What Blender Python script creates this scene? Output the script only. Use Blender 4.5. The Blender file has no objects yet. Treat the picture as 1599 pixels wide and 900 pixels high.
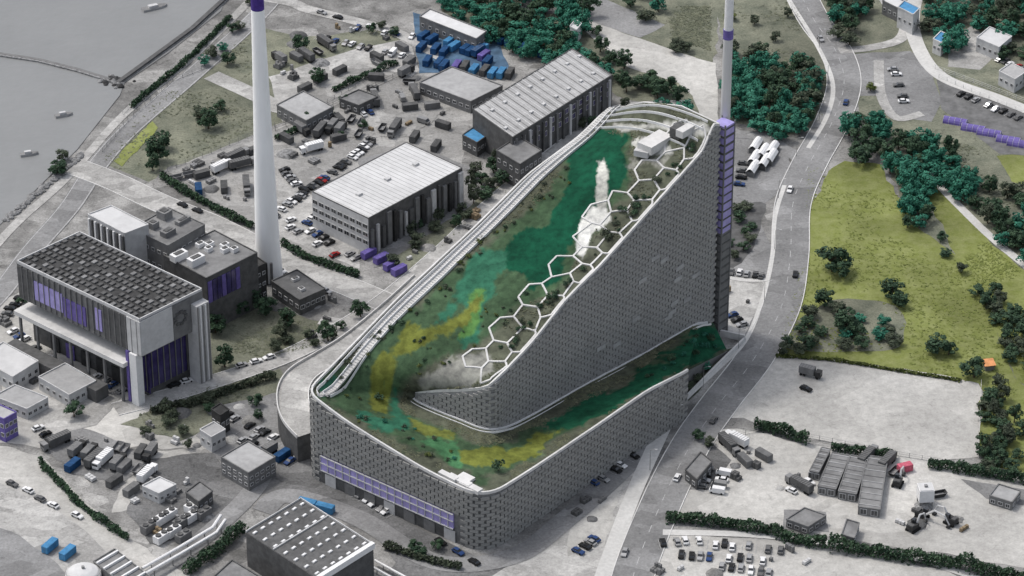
import bpy, bmesh, math, random
from mathutils import Vector, Matrix
from mathutils.bvhtree import BVHTree
from mathutils import noise as mnoise
random.seed(7)
R = math.radians
scene = bpy.context.scene
COL = scene.collection
# ------------------------------------------------------------------ camera
W_, H_ = 1599.0, 900.0
FPX = 5500.0
PITCH = R(31.6)
DIST = 955.0*5500/4200
cp, sp = math.cos(PITCH), math.sin(PITCH)
CAM = Vector((0, -DIST*cp, DIST*sp))
FW = Vector((0, cp, -sp)); RT = Vector((1, 0, 0)); UP = Vector((0, sp, cp))
cam = bpy.data.cameras.new('camera'); camo = bpy.data.objects.new('camera', cam); COL.objects.link(camo)
camo.location = CAM; camo.rotation_euler = (math.pi/2-PITCH, 0, 0)
cam.sensor_width = 36; cam.lens = 36*FPX/W_; cam.clip_start = 5; cam.clip_end = 20000
scene.camera = camo
# ------------------------------------------------------------------ light
SUN_EL = R(60)
world = bpy.data.worlds.new('World'); scene.world = world; world.use_nodes = True
wn = world.node_tree.nodes; bg = wn['Background']
sky = wn.new('ShaderNodeTexSky'); sky.sky_type = 'NISHITA'; sky.sun_disc = False
sdir = Vector((-0.75, 0.45, 0)).normalized()*math.cos(SUN_EL) + Vector((0, 0, math.sin(SUN_EL)))   # towards the sun
sky.sun_elevation = SUN_EL; sky.sun_rotation = math.atan2(sdir.x, sdir.y)
sky.air_density = 1.0; sky.dust_density = 3.5; sky.ozone_density = 0.6
hsv = wn.new('ShaderNodeHueSaturation'); hsv.inputs['Saturation'].default_value = 0.45
world.node_tree.links.new(sky.outputs[0], hsv.inputs['Color'])
world.node_tree.links.new(hsv.outputs[0], bg.inputs['Color']); bg.inputs['Strength'].default_value = 0.15
sun = bpy.data.lights.new('sun', 'SUN'); suno = bpy.data.objects.new('sun', sun); COL.objects.link(suno)
sun.energy = 1.2; sun.angle = R(7.0); sun.color = (1, 0.965, 0.91)
suno.rotation_euler = sdir.to_track_quat('Z', 'Y').to_euler()
scene.view_settings.view_transform = 'Standard'; scene.view_settings.look = 'None'
scene.view_settings.exposure = 0.35; scene.view_settings.gamma = 1

# ------------------------------------------------------------------ pixel <-> world helpers (ground plan measured on the photograph)
def ray(px, py): return (FW*FPX + RT*(px-W_/2) - UP*(py-H_/2)).normalized()
def P(px, py, h=0.0):
    d = ray(px, py); t = (h-CAM.z)/d.z
    return CAM + d*t
def proj(p):
    v = Vector(p)-CAM; z = v.dot(FW)
    return (W_/2+FPX*v.dot(RT)/z, H_/2-FPX*v.dot(UP)/z)
def onplane(px, py, A, B):
    d = ray(px, py); n = Vector((-(B.y-A.y), B.x-A.x, 0)); t = (A-CAM).dot(n)/d.dot(n)
    return CAM+d*t
def zfor(p, py):
    lo, hi = -5., 150.
    for _ in range(30):
        m = (lo+hi)/2
        if proj((p.x, p.y, m))[1] > py: lo = m
        else: hi = m
    return (lo+hi)/2
def lerp(a, b, t): return a+(b-a)*t
def smooth(pts, n=6):
    pts = [Vector(p) for p in pts]; out = []
    for i in range(len(pts)-1):
        p0 = pts[max(i-1, 0)]; p1 = pts[i]; p2 = pts[i+1]; p3 = pts[min(i+2, len(pts)-1)]
        for k in range(n):
            t = k/n
            out.append(0.5*((2*p1)+(p2-p0)*t+(2*p0-5*p1+4*p2-p3)*t*t+(3*p1-p0-3*p2+p3)*t*t*t))
    out.append(pts[-1]); return out
def interp(x, xs, ys):
    if x <= xs[0]: return ys[0]
    for i in range(len(xs)-1):
        if x <= xs[i+1]: return lerp(ys[i], ys[i+1], (x-xs[i])/(xs[i+1]-xs[i]))
    return ys[-1]

# ------------------------------------------------------------------ materials
MATS = {}
def mat(name, col, rough=0.85, var=0.12, scale=0.6, col2=None, detail=4, metal=0.0, bump=0.0, big=None, stretch=None, attr=None, spec=0.12, cells=None, speck=0):
    """base colour broken up by object-space noise; col2 = second colour of the patches"""
    if name in MATS: return MATS[name]
    m = bpy.data.materials.new(name); m.use_nodes = True; nt = m.node_tree; N = nt.nodes; L = nt.links
    b = N['Principled BSDF']; b.inputs['Roughness'].default_value = rough; b.inputs['Metallic'].default_value = metal
    b.inputs['Specular IOR Level'].default_value = spec
    geo = N.new('ShaderNodeNewGeometry')
    src = geo.outputs['Position']
    if stretch:
        mp = N.new('ShaderNodeMapping'); mp.inputs['Scale'].default_value = stretch; mp.inputs['Rotation'].default_value = (0, 0, stretch[3] if len(stretch) > 3 else 0)
        L.new(src, mp.inputs[0]); src = mp.outputs[0]
    nz = N.new('ShaderNodeTexNoise'); nz.inputs['Scale'].default_value = scale; nz.inputs['Detail'].default_value = detail; nz.inputs['Roughness'].default_value = 0.65
    L.new(src, nz.inputs['Vector'])
    cr = N.new('ShaderNodeValToRGB'); e = cr.color_ramp.elements
    c = Vector(col); c2 = Vector(col2) if col2 else c*(1+var)
    c1 = c if col2 else c*(1-var)
    e[0].position = 0.36; e[1].position = 0.64; e[0].color = (*c1, 1); e[1].color = (*c2, 1)
    L.new(nz.outputs[0], cr.inputs[0]); out = cr.outputs[0]
    if big:                       # (scale, strength): broad stains
        n2 = N.new('ShaderNodeTexNoise'); n2.inputs['Scale'].default_value = big[0]; n2.inputs['Detail'].default_value = 5
        L.new(geo.outputs['Position'], n2.inputs['Vector'])
        mr = N.new('ShaderNodeMapRange'); mr.inputs['From Min'].default_value = 0.33; mr.inputs['From Max'].default_value = 0.67
        mr.inputs['To Min'].default_value = 1-big[1]; mr.inputs['To Max'].default_value = 1+big[1]*0.6
        L.new(n2.outputs[0], mr.inputs[0])
        mx = N.new('ShaderNodeVectorMath'); mx.operation = 'SCALE'; L.new(out, mx.inputs[0]); L.new(mr.outputs[0], mx.inputs['Scale']); out = mx.outputs[0]
    def scaled(fac, lo, hi, f0, f1, out):
        mr = N.new('ShaderNodeMapRange'); mr.inputs['From Min'].default_value = f0; mr.inputs['From Max'].default_value = f1
        mr.inputs['To Min'].default_value = lo; mr.inputs['To Max'].default_value = hi; L.new(fac, mr.inputs[0])
        mx = N.new('ShaderNodeVectorMath'); mx.operation = 'SCALE'; L.new(out, mx.inputs[0]); L.new(mr.outputs[0], mx.inputs['Scale']); return mx.outputs[0]
    if cells:                     # (scale, strength): patched slabs and repairs, squarish cells laid along the street grid
        mp = N.new('ShaderNodeMapping'); mp.inputs['Rotation'].default_value = (0, 0, .62); mp.inputs['Scale'].default_value = (cells[0], cells[0]*1.7, 0)
        L.new(geo.outputs['Position'], mp.inputs[0]); vo = N.new('ShaderNodeTexVoronoi'); vo.distance = 'CHEBYCHEV'; vo.inputs['Scale'].default_value = 1; L.new(mp.outputs[0], vo.inputs['Vector'])
        sp_ = N.new('ShaderNodeSeparateColor'); L.new(vo.outputs['Color'], sp_.inputs[0]); out = scaled(sp_.outputs[0], 1-cells[1], 1+cells[1]*.6, 0, 1, out)
    if speck:
        n3 = N.new('ShaderNodeTexNoise'); n3.inputs['Scale'].default_value = 1.3; n3.inputs['Detail'].default_value = 3; n3.inputs['Roughness'].default_value = .8; L.new(geo.outputs['Position'], n3.inputs['Vector'])
        out = scaled(n3.outputs[0], 1-speck, 1+speck, .3, .7, out)
        n4 = N.new('ShaderNodeTexNoise'); n4.inputs['Scale'].default_value = .28; n4.inputs['Detail'].default_value = 6; n4.inputs['Roughness'].default_value = .75; n4.inputs['Distortion'].default_value = 1.2; L.new(geo.outputs['Position'], n4.inputs['Vector'])
        out = scaled(n4.outputs[0], 1-speck*1.6, 1, .34, .44, out)
    if attr:
        at = N.new('ShaderNodeAttribute'); at.attribute_name = attr
        mx = N.new('ShaderNodeMix'); mx.data_type = 'RGBA'; mx.blend_type = 'MULTIPLY'; mx.inputs[0].default_value = 1
        L.new(out, mx.inputs[6]); L.new(at.outputs[0], mx.inputs[7]); out = mx.outputs[2]
    L.new(out, b.inputs['Base Color'])
    if bump:
        bp = N.new('ShaderNodeBump'); bp.inputs['Strength'].default_value = bump; bp.inputs['Distance'].default_value = 0.3
        L.new(nz.outputs[0], bp.inputs['Height']); L.new(bp.outputs[0], b.inputs['Normal'])
    MATS[name] = m; return m
def g(v, t=(1, 1, 1)): return (v*t[0], v*t[1], v*t[2])
M_ground = mat('ground_grit', g(.25, (1, .985, .95)), var=.3, scale=.12, big=(.02, .35), bump=.2, detail=8, cells=(.06, .3), speck=.3)
M_conc = mat('concrete_pale', g(.40, (1, .985, .95)), var=.13, scale=.5, big=(.035, .2), detail=8, cells=(.11, .22), speck=.18)
M_gravel = mat('gravel_pale', g(.46, (1, .98, .93)), var=.12, scale=.35, big=(.03, .22), bump=.3, detail=9, cells=(.03, .12), speck=.12)
M_asph = mat('asphalt_worn', g(.235), var=.10, scale=.8, big=(.05, .2), detail=7, cells=(.07, .2), speck=.15)
M_asph2 = mat('asphalt_dark', g(.16), var=.15, scale=.6, big=(.05, .25), detail=7, cells=(.08, .25), speck=.25)
M_path = mat('path_light', g(.52, (1, .99, .96)), var=.08, scale=.8, big=(.06, .12))
M_paintW = mat('paint_worn', g(.40), var=.25, scale=1)
M_paint = mat('paint_white', g(.75), var=.1, scale=2)
M_grassO = mat('grass_dry_olive', (.160, .186, .050), var=.12, scale=.25, col2=(.218, .238, .092), big=(.03, .3), bump=.4, detail=9, speck=.14)
M_grassG = mat('grass_scrub_grey', (.115, .125, .095), col2=(.215, .218, .165), scale=.09, big=(.02, .3), bump=.4, detail=9, speck=.28)
M_water = mat('harbour_water', g(.215, (.98, 1, 1)), rough=.35, var=.04, scale=.03, spec=.25, big=(.006, .05))
M_leaf = mat('leaves_dark', (.020, .040, .026), col2=(.060, .105, .058), scale=.5, rough=.7, detail=3)
M_leaf2 = mat('leaves_teal', (.016, .085, .058), col2=(.050, .20, .135), scale=.3, rough=.7, detail=3)
M_leaf3 = mat('leaves_grey', (.035, .045, .032), col2=(.085, .105, .068), scale=.35, rough=.7, detail=3)
M_leafO = mat('leaves_olive', (.05, .07, .02), col2=(.13, .15, .05), scale=.5, rough=.7, detail=3)
M_bark = mat('bark', (.09, .07, .05), var=.3, scale=2)
M_alu = mat('aluminium_cladding', g(.27, (1, 1.0, .97)), rough=.6, var=.12, scale=.25, metal=.1, stretch=(.5, .5, 3))
M_aluD = mat('cladding_recess', g(.17), rough=.7, var=.2, scale=.5)
M_white = mat('white_metal', g(.72), rough=.45, var=.05, scale=1)
M_off = mat('offwhite_concrete', g(.60, (1, .99, .97)), rough=.75, var=.08, scale=.4, big=(.08, .12))
M_glassB = mat('glass_lilac', (.34, .30, .60), rough=.15, var=.15, scale=.3, spec=.6)
M_glassD = mat('glass_dark_blue', (.045, .035, .12), rough=.12, var=.3, scale=.3, spec=.6)
M_glass = mat('glass_dark', g(.03, (.9, 1, 1.15)), rough=.1, var=.3, scale=.3, spec=.6)
M_roofD = mat('roofing_dark', g(.055), rough=.85, var=.3, scale=.4, big=(.07, .25))
M_roofM = mat('roofing_mid', g(.20), rough=.85, var=.15, scale=.4, big=(.07, .25))
M_roofL = mat('roofing_light', g(.36), rough=.8, var=.1, scale=.4, big=(.06, .15))
M_roofW = mat('roofing_white', g(.55), rough=.7, var=.06, scale=.3, big=(.05, .12))
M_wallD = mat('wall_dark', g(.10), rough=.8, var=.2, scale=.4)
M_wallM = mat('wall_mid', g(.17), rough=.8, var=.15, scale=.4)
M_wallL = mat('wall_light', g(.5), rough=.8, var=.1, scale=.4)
M_stack = mat('stack_concrete', g(.92, (1, 1, .99)), rough=.8, var=.06, scale=.15, stretch=(1, 1, .2))
M_stackG = mat('stack_steel', g(.6), rough=.4, var=.06, scale=.15, stretch=(1, 1, .2), metal=.2)
M_band = mat('stack_band_dark', (.07, .04, .22), rough=.6, var=.2)
M_blue = mat('blue_paint', (.02, .07, .17), rough=.5, var=.25, scale=.5)
M_blueL = mat('blue_paint_light', (.07, .23, .42), rough=.5, var=.15, scale=.5)
M_lilac = mat('lilac_cladding', (.14, .11, .32), rough=.5, var=.2, scale=.5)
M_red = mat('red_paint', (.50, .12, .17), rough=.5, var=.2, scale=.5)
M_orange = mat('orange_paint', (.62, .28, .12), rough=.5, var=.2, scale=.5)
M_tyre = mat('tyre', g(.02), rough=.9)
M_steel = mat('steel_grey', g(.25), rough=.5, var=.1, metal=.4)
M_black = mat('black_paint', g(.045), rough=.5, var=.2)
M_rock = mat('rock', g(.22), rough=.9, var=.4, scale=1)
CARCOL = [mat('car_white', g(.70), rough=.3, var=.02), mat('car_silver', g(.38), rough=.3, var=.02, metal=.4), mat('car_black', g(.02), rough=.25, var=.02),
          mat('car_grey', g(.12), rough=.3, var=.02), mat('car_blue', (.03, .06, .16), rough=.3, var=.02), mat('car_red', (.25, .02, .02), rough=.3, var=.02)]
CARNAME = ['white', 'silver', 'black', 'grey', 'dark blue', 'red']

# ------------------------------------------------------------------ mesh builder
class MB:
    def __init__(s): s.v = []; s.f = []; s.m = []; s.mats = []
    def mi(s, m):
        if m not in s.mats: s.mats.append(m)
        return s.mats.index(m)
    def face(s, vs, m):
        i = len(s.v); s.v += [tuple(v) for v in vs]; s.f.append(tuple(range(i, i+len(vs)))); s.m.append(s.mi(m)); return s
    def prism(s, poly, z0, z1, m, top=None, side=True):
        """poly: xy points; z0,z1 numbers or lists"""
        n = len(poly); a = sum(poly[i][0]*poly[(i+1) % n][1]-poly[(i+1) % n][0]*poly[i][1] for i in range(n))
        Z0 = z0 if isinstance(z0, (list, tuple)) else [z0]*n; Z1 = z1 if isinstance(z1, (list, tuple)) else [z1]*n
        if a < 0: poly = poly[::-1]; Z0 = list(Z0)[::-1]; Z1 = list(Z1)[::-1]
        i = len(s.v)
        s.v += [(p[0], p[1], Z0[k]) for k, p in enumerate(poly)]+[(p[0], p[1], Z1[k]) for k, p in enumerate(poly)]
        if side:
            for k in range(n): s.f.append((i+k, i+(k+1) % n, i+n+(k+1) % n, i+n+k)); s.m.append(s.mi(m))
        s.f.append(tuple(range(i+n, i+2*n))); s.m.append(s.mi(top or m))
        if side: s.f.append(tuple(range(i+n-1, i-1, -1))); s.m.append(s.mi(m))
        return s
    def box(s, c, d, m, rz=0, top=None):
        """c = centre of base, d = dims, rz heading"""
        ca, sa = math.cos(rz), math.sin(rz); hx, hy = d[0]/2, d[1]/2
        poly = [(c[0]+ca*x-sa*y, c[1]+sa*x+ca*y) for x, y in ((-hx, -hy), (hx, -hy), (hx, hy), (-hx, hy))]
        return s.prism(poly, c[2], c[2]+d[2], m, top)
    def lathe(s, c, prof, m, n=20, cap=True):
        i0 = len(s.v)
        for r, z in prof:
            for k in range(n): a = 2*math.pi*k/n; s.v.append((c[0]+r*math.cos(a), c[1]+r*math.sin(a), c[2]+z))
        for j in range(len(prof)-1):
            for k in range(n):
                a = i0+j*n+k; b = i0+j*n+(k+1) % n; s.f.append((a, b, b+n, a+n)); s.m.append(s.mi(m))
        if cap: s.f.append(tuple(i0+(len(prof)-1)*n+k for k in range(n))); s.m.append(s.mi(m))
        return s
    def tube(s, pts, r, m, n=6):
        pts = [Vector(p) for p in pts]; rr = r if isinstance(r, (list, tuple)) else [r]*len(pts); i0 = len(s.v)
        for j, p in enumerate(pts):
            d = (pts[min(j+1, len(pts)-1)]-pts[max(j-1, 0)]).normalized()
            a = d.orthogonal().normalized() if abs(d.z) > .9 else Vector((-d.y, d.x, 0)).normalized(); b = d.cross(a)
            for k in range(n): t = 2*math.pi*k/n; s.v.append(tuple(p+(a*math.cos(t)+b*math.sin(t))*rr[j]))
        for j in range(len(pts)-1):
            for k in range(n):
                a = i0+j*n+k; b = i0+j*n+(k+1) % n; s.f.append((a, b, b+n, a+n)); s.m.append(s.mi(m))
        s.f.append(tuple(i0+k for k in range(n-1, -1, -1))); s.m.append(s.mi(m))
        s.f.append(tuple(i0+(len(pts)-1)*n+k for k in range(n))); s.m.append(s.mi(m)); return s
    def wallstrip(s, path, z0, z1, th, m, top=None):
        """a thin upright wall following a path of xy points, z0/z1 lists or numbers; th thickness"""
        n = len(path); Z0 = z0 if isinstance(z0, list) else [z0]*n; Z1 = z1 if isinstance(z1, list) else [z1]*n
        i0 = len(s.v)
        for j in range(n):
            a = Vector(path[max(j-1, 0)][:2]); b = Vector(path[min(j+1, n-1)][:2]); d = (b-a); d = d.normalized() if d.length else Vector((1, 0)); nn = Vector((-d.y, d.x))*th/2
            x, y = path[j][0], path[j][1]
            s.v += [(x+nn.x, y+nn.y, Z0[j]), (x-nn.x, y-nn.y, Z0[j]), (x-nn.x, y-nn.y, Z1[j]), (x+nn.x, y+nn.y, Z1[j])]
        for j in range(n-1):
            a = i0+4*j
            for k, mm in ((0, m), (1, m), (2, top or m), (3, m)):
                s.f.append((a+k, a+(k+1) % 4, a+4+(k+1) % 4, a+4+k)); s.m.append(s.mi(mm))
        s.f.append((i0+3, i0+2, i0+1, i0)); s.m.append(s.mi(m)); a = i0+4*(n-1); s.f.append((a, a+1, a+2, a+3)); s.m.append(s.mi(m)); return s
    def build(s, name, parent=None, sm=False, loc=None):
        me = bpy.data.meshes.new(name); me.from_pydata(s.v, [], s.f)
        for m in s.mats: me.materials.append(m)
        me.polygons.foreach_set('material_index', s.m)
        if sm: me.polygons.foreach_set('use_smooth', [True]*len(s.f))
        me.validate(); me.update()
        o = bpy.data.objects.new(name, me); COL.objects.link(o)
        if parent:
            o.parent = parent
            if parent.type == 'EMPTY' and loc is None and parent.get('_w'):
                o.matrix_parent_inverse = Matrix.Translation(-Vector(parent.location))
        if loc is not None: o.location = loc
        return o
def thing(name, label, cat, loc=(0, 0, 0), rz=0, group=None, world=False):
    """world=True: children are given in world coordinates"""
    o = bpy.data.objects.new(name, None); COL.objects.link(o); o.location = loc; o.rotation_euler = (0, 0, rz)
    o['label'] = label; o['category'] = cat; o.empty_display_size = 1
    if group: o['group'] = group
    if world: o['_w'] = 1
    return o
def tag(o, label, cat, group=None):
    o['label'] = label; o['category'] = cat
    if group: o['group'] = group
    return o
def struct(o): o['kind'] = 'structure'; return o
def copy_tree(o, parent=None):
    c = o.copy(); COL.objects.link(c)
    if parent: c.parent = parent
    for ch in o.children: copy_tree(ch, c)
    return c
ORD = ['leftmost', 'second', 'third', 'fourth', 'fifth', 'sixth', 'seventh', 'eighth', 'ninth', 'tenth', 'eleventh', 'twelfth', 'thirteenth', 'fourteenth', 'fifteenth',
       'sixteenth', 'seventeenth', 'eighteenth', 'nineteenth', 'twentieth', 'twenty-first', 'twenty-second', 'twenty-third', 'twenty-fourth']
def ordinals(objs, what, where, group, kinds=None):
    """label things of a set in order from left to right in the photograph"""
    objs = sorted(objs, key=lambda o: proj(o.location)[0])
    for i, o in enumerate(objs):
        w = (kinds[o.name] if kinds else what)
        if len(objs) == 1: o['label'] = '%s %s' % (w, where)
        elif len(objs) > len(ORD): o['label'] = '%s %s' % (w, where)
        else: o['label'] = ('%s, leftmost %s' % (w, where)) if i == 0 else ('%s, rightmost %s' % (w, where)) if i == len(objs)-1 else '%s, %s from the left %s' % (w, ORD[i], where)
        if len(o['label'].split()) > 16: o['label'] = o['label'].replace(' from the left', '')
        if len(objs) > 1: o['group'] = group

# ------------------------------------------------------------------ ground sheets
LAY = [0.0]
def sheet(name, pix, m, z=None, smoothn=0, kind='structure', h=0):
    pts = [P(x, y, h) for x, y in pix]
    if smoothn: pts = smooth(pts+[pts[0]], smoothn)[:-1]
    if z is None: LAY[0] += 0.003; z = LAY[0]
    if not name.startswith('water'):
        am = .35 if name.startswith('paved') else .9; o2 = []
        for i in range(len(pts)):
            a, c = pts[i], pts[(i+1) % len(pts)]; k = max(1, int((c-a).length/3))
            for j in range(k):
                q = a.lerp(c, j/k); nv = mnoise.noise_vector(Vector((q.x*.13, q.y*.13, LAY[0]*40))); q2 = mnoise.noise_vector(Vector((q.x*.5, q.y*.5, 3)))
                o2.append(Vector((q.x+nv.x*am*2+q2.x*am*.6, q.y+nv.y*am*2+q2.y*am*.6, q.z)))
        pts = o2
    b = MB(); b.face([(p.x, p.y, z+h) for p in pts], m)
    o = b.build(name); bm = bmesh.new(); bm.from_mesh(o.data); bmesh.ops.triangulate(bm, faces=bm.faces)
    for f in bm.faces:
        if f.normal.z < 0: f.normal_flip()
    bm.to_mesh(o.data); bm.free()
    if kind: o['kind'] = kind
    return o
def ribbon_pts(pts, w0, off=0):
    """left/right edges of a ribbon along world pts"""
    Lf, Rt = [], []
    for j, p in enumerate(pts):
        a = pts[max(j-1, 0)]; b = pts[min(j+1, len(pts)-1)]; d = Vector((b.x-a.x, b.y-a.y)).normalized(); n = Vector((-d.y, d.x))
        w = w0[j] if isinstance(w0, list) else w0
        Lf.append(Vector((p.x+n.x*(off+w/2), p.y+n.y*(off+w/2)))); Rt.append(Vector((p.x+n.x*(off-w/2), p.y+n.y*(off-w/2))))
    return Lf, Rt
def road(name, pix, w, m, kerb=None, edge=False, dash=False, kind='structure', n=8):
    pts = smooth([P(x, y) for x, y in pix], n); L_, R_ = ribbon_pts(pts, w)
    LAY[0] += 0.003; z = LAY[0]; b = MB()
    for j in range(len(pts)-1): b.face([(*R_[j], z), (*R_[j+1], z), (*L_[j+1], z), (*L_[j], z)], m)
    o = struct(b.build(name))
    if kerb:
        k = MB()
        for off in (w/2+.15, -w/2-.15):
            a, c = ribbon_pts(pts, .3, off)
            k.wallstrip([((a[j]+c[j])/2) for j in range(len(pts))], 0.0, z+.13, .3, kerb)
        struct(k.build('kerb'))
    if edge or dash:
        LAY[0] += 0.003; z2 = LAY[0]; e = MB()
        if edge:
            for off in (w/2-.5, -w/2+.5):
                a, c = ribbon_pts(pts, .3, off)
                for j in range(len(pts)-1): e.face([(*c[j], z2), (*c[j+1], z2), (*a[j+1], z2), (*a[j], z2)], M_paintW)
        if dash:
            fine = smooth(pts, 4); a, c = ribbon_pts(fine, .22, 0); acc = 0
            for j in range(len(fine)-1):
                acc += (fine[j+1]-fine[j]).length
                if acc % 9 < 4: e.face([(*c[j], z2), (*c[j+1], z2), (*a[j+1], z2), (*a[j], z2)], M_paintW)
        struct(e.build('road_markings'))
    return o
b = MB(); b.face([(-4000, -3000, 0), (4000, -3000, 0), (4000, 5000, 0), (-4000, 5000, 0)], M_ground); struct(b.build('ground'))
# fields and yards
sheet('grass_field', [(152, 250), (185, 210), (268, 132), (330, 108), (385, 55), (400, 40), (470, 60), (620, 40), (640, 70), (560, 130), (430, 205), (262, 262), (235, 285)], M_grassG, smoothn=0)
sheet('paved_yard', [(262, 268), (400, 208), (500, 165), (620, 95), (660, 110), (800, 110), (820, 140), (730, 200), (720, 260), (640, 225), (480, 300), (470, 395), (395, 350)], mat('yard_concrete', g(.31, (1, .985, .95)), var=.12, scale=.5, big=(.03, .2), detail=8, cells=(.09, .25), speck=.2))
sheet('paved_yard', [(420, 120), (560, 75), (640, 60), (655, 110), (610, 150), (520, 165), (440, 190)], M_conc)
sheet('paved_yard', [(475, 300), (560, 330), (560, 420), (430, 365), (430, 330)], M_conc)
sheet('gravel_yard', [(0, 470), (30, 455), (60, 500), (190, 600), (180, 650), (70, 700), (0, 690)], M_gravel)
sheet('gravel_yard', [(60, 650), (140, 610), (230, 615), (320, 650), (330, 700), (240, 700), (170, 700), (60, 690)], M_gravel)
sheet('grass_verge', [(210, 650), (330, 605), (440, 575), (445, 620), (350, 640), (260, 680)], M_grassG)
sheet('gravel_yard', [(230, 705), (300, 700), (305, 760), (235, 790), (175, 800), (190, 760)], M_gravel)
sheet('road', [(-30, 690), (60, 710), (110, 760), (190, 830), (300, 900), (340, 960), (60, 960), (-60, 780)], M_gravel)
sheet('paved_yard', [(-60, 748), (40, 760), (140, 835), (210, 905), (260, 960), (-80, 960)], M_conc)
sheet('paved_yard', [(-60, 805), (20, 830), (90, 880), (150, 960), (-80, 960)], M_asph)
sheet('grass_field', [(330, 490), (420, 480), (560, 520), (420, 560), (330, 590), (300, 540)], M_grassG)
sheet('paved_yard', [(480, 700), (490, 745), (755, 875), (850, 850), (1010, 690), (1040, 700), (930, 900), (880, 960), (540, 960), (620, 880), (590, 840), (455, 775), (400, 770), (440, 720)], M_asph2)
sheet('paved_yard', [(860, 850), (960, 740), (1040, 665), (960, 850), (925, 905), (840, 905), (760, 905), (800, 880)], M_conc)
sheet('gravel_yard', [(905, 790), (975, 740), (945, 850), (880, 870)], M_gravel)
# right side
sheet('grass_field', [(1100, -60), (1245, -40), (1300, 100), (1290, 190), (1230, 215), (1140, 190), (1130, 60)], M_grassG)
sheet('grass_field', [(700, -60), (1120, -60), (1120, 60), (1105, 190), (960, 150), (900, 90), (780, 75), (690, 20)], M_grassG)
sheet('grass_field', [(1290, -40), (1640, -60), (1660, 480), (1600, 600), (1540, 560), (1420, 330), (1330, 150), (1330, 80), (1270, 20)], M_grassG)
sheet('grass_meadow', [(1296, 262), (1318, 252), (1372, 256), (1412, 318), (1430, 352), (1520, 420), (1560, 520), (1600, 620), (1660, 760), (1560, 742), (1525, 700), (1530, 600), (1400, 575), (1205, 552), (1235, 505), (1252, 440), (1254, 340)], M_grassO)
sheet('grass_meadow', [(1445, 298), (1462, 290), (1500, 330), (1560, 390), (1660, 470), (1680, 700), (1610, 640), (1560, 520), (1500, 420)], M_grassO)
sheet('grass_meadow', [(1560, 245), (1650, 235), (1650, 300), (1580, 285)], M_grassO)
sheet('bare_soil', [(1225, 520), (1300, 470), (1400, 480), (1412, 530), (1380, 548), (1240, 548)], M_grassG, smoothn=4)
sheet('gravel_lot', [(1165, 560), (1210, 552), (1400, 575), (1532, 598), (1528, 716), (1450, 722), (1380, 706), (1240, 680), (1160, 655), (1110, 660)], M_gravel)
sheet('gravel_lot', [(1105, 672), (1170, 672), (1260, 692), (1400, 712), (1600, 745), (1680, 760), (1680, 900), (1500, 870), (1350, 850), (1200, 820), (1050, 800), (1075, 720)], M_gravel)
sheet('gravel_lot', [(1030, 832), (1200, 842), (1400, 872), (1500, 900), (1540, 960), (1000, 960), (1010, 880)], M_gravel)
sheet('paved_yard', [(1060, 705), (1110, 690), (1140, 720), (1115, 765), (1065, 765)], M_asph2)
sheet('paved_yard', [(1225, 795), (1290, 800), (1295, 832), (1222, 826)], M_asph)
sheet('paved_yard', [(1500, 748), (1600, 765), (1600, 790), (1540, 780)], M_asph)
sheet('paved_yard', [(1128, 200), (1150, 200), (1230, 240), (1235, 290), (1180, 330), (1210, 400), (1200, 460), (1165, 530), (1080, 512), (1110, 420)], M_asph)
sheet('paved_yard', [(1120, 430), (1195, 440), (1190, 475), (1160, 525), (1118, 510)], M_conc)
sheet('soil_bank', [(1128, 330), (1180, 318), (1195, 330), (1170, 400), (1135, 415)], mat('soil_dark', g(.10), var=.3, scale=.2), smoothn=3)
sheet('grass_verge', [(1140, 545), (1160, 540), (1100, 600), (1045, 655), (1030, 690), (1005, 690), (1050, 600), (1090, 560)], mat('verge_dark', (.06, .068, .05), var=.3, scale=.3))
sheet('paved_yard', [(1330, 85), (1420, 80), (1450, 100), (1470, 160), (1455, 190), (1400, 185), (1370, 150), (1340, 150)], M_asph)
sheet('paved_yard', [(1462, 112), (1600, 168), (1660, 190), (1660, 250), (1560, 240), (1470, 170)], mat('yard_slate', g(.14), var=.25, scale=.2))
sheet('paved_yard', [(1485, 60), (1520, 40), (1560, 85), (1530, 110), (1480, 105)], M_conc)
sheet('paved_yard', [(645, 20), (770, 55), (800, 110), (655, 115)], mat('yard_blue_grey', (.075, .13, .20), var=.3, scale=.15))
sheet('paved_yard', [(885, 25), (905, 28), (1090, 92), (1118, 100), (1122, 195), (1098, 195), (1082, 150), (1060, 130), (980, 105), (938, 70)], M_gravel)
sheet('paved_yard', [(800, 30), (830, -20), (900, -20), (1040, 40), (1000, 60), (880, 20)], M_asph)
sheet('flower_strip', [(176, 252), (236, 190), (250, 198), (192, 260)], M_grassO)
sheet('grass_verge', [(255, 440), (330, 430), (480, 520), (500, 545), (420, 560), (340, 500)], M_grassG)
sheet('bare_soil', [(60, 690), (120, 668), (190, 690), (235, 720), (190, 760), (120, 742)], M_asph)
sheet('bare_soil', [(330, 640), (440, 610), (470, 690), (420, 735), (340, 720), (305, 680)], M_asph)
sheet('bare_soil', [(225, 720), (330, 705), (385, 760), (330, 830), (240, 850), (200, 800)], M_asph2)
sheet('grass_verge', [(190, 660), (300, 640), (350, 655), (280, 690)], M_grassG)
sheet('paved_yard', [(40, 620), (120, 585), (190, 620), (150, 665), (80, 680)], M_conc)
sheet('bare_soil', [(560, 250), (640, 228), (740, 262), (750, 330), (610, 410), (585, 420), (600, 350)], M_asph)
sheet('bare_soil', [(470, 130), (560, 100), (640, 120), (700, 170), (640, 215), (520, 215)], MATS['yard_concrete'])
sheet('grass_verge', [(610, 405), (740, 318), (905, 200), (915, 212), (760, 330), (640, 432)], M_grassG)
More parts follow.
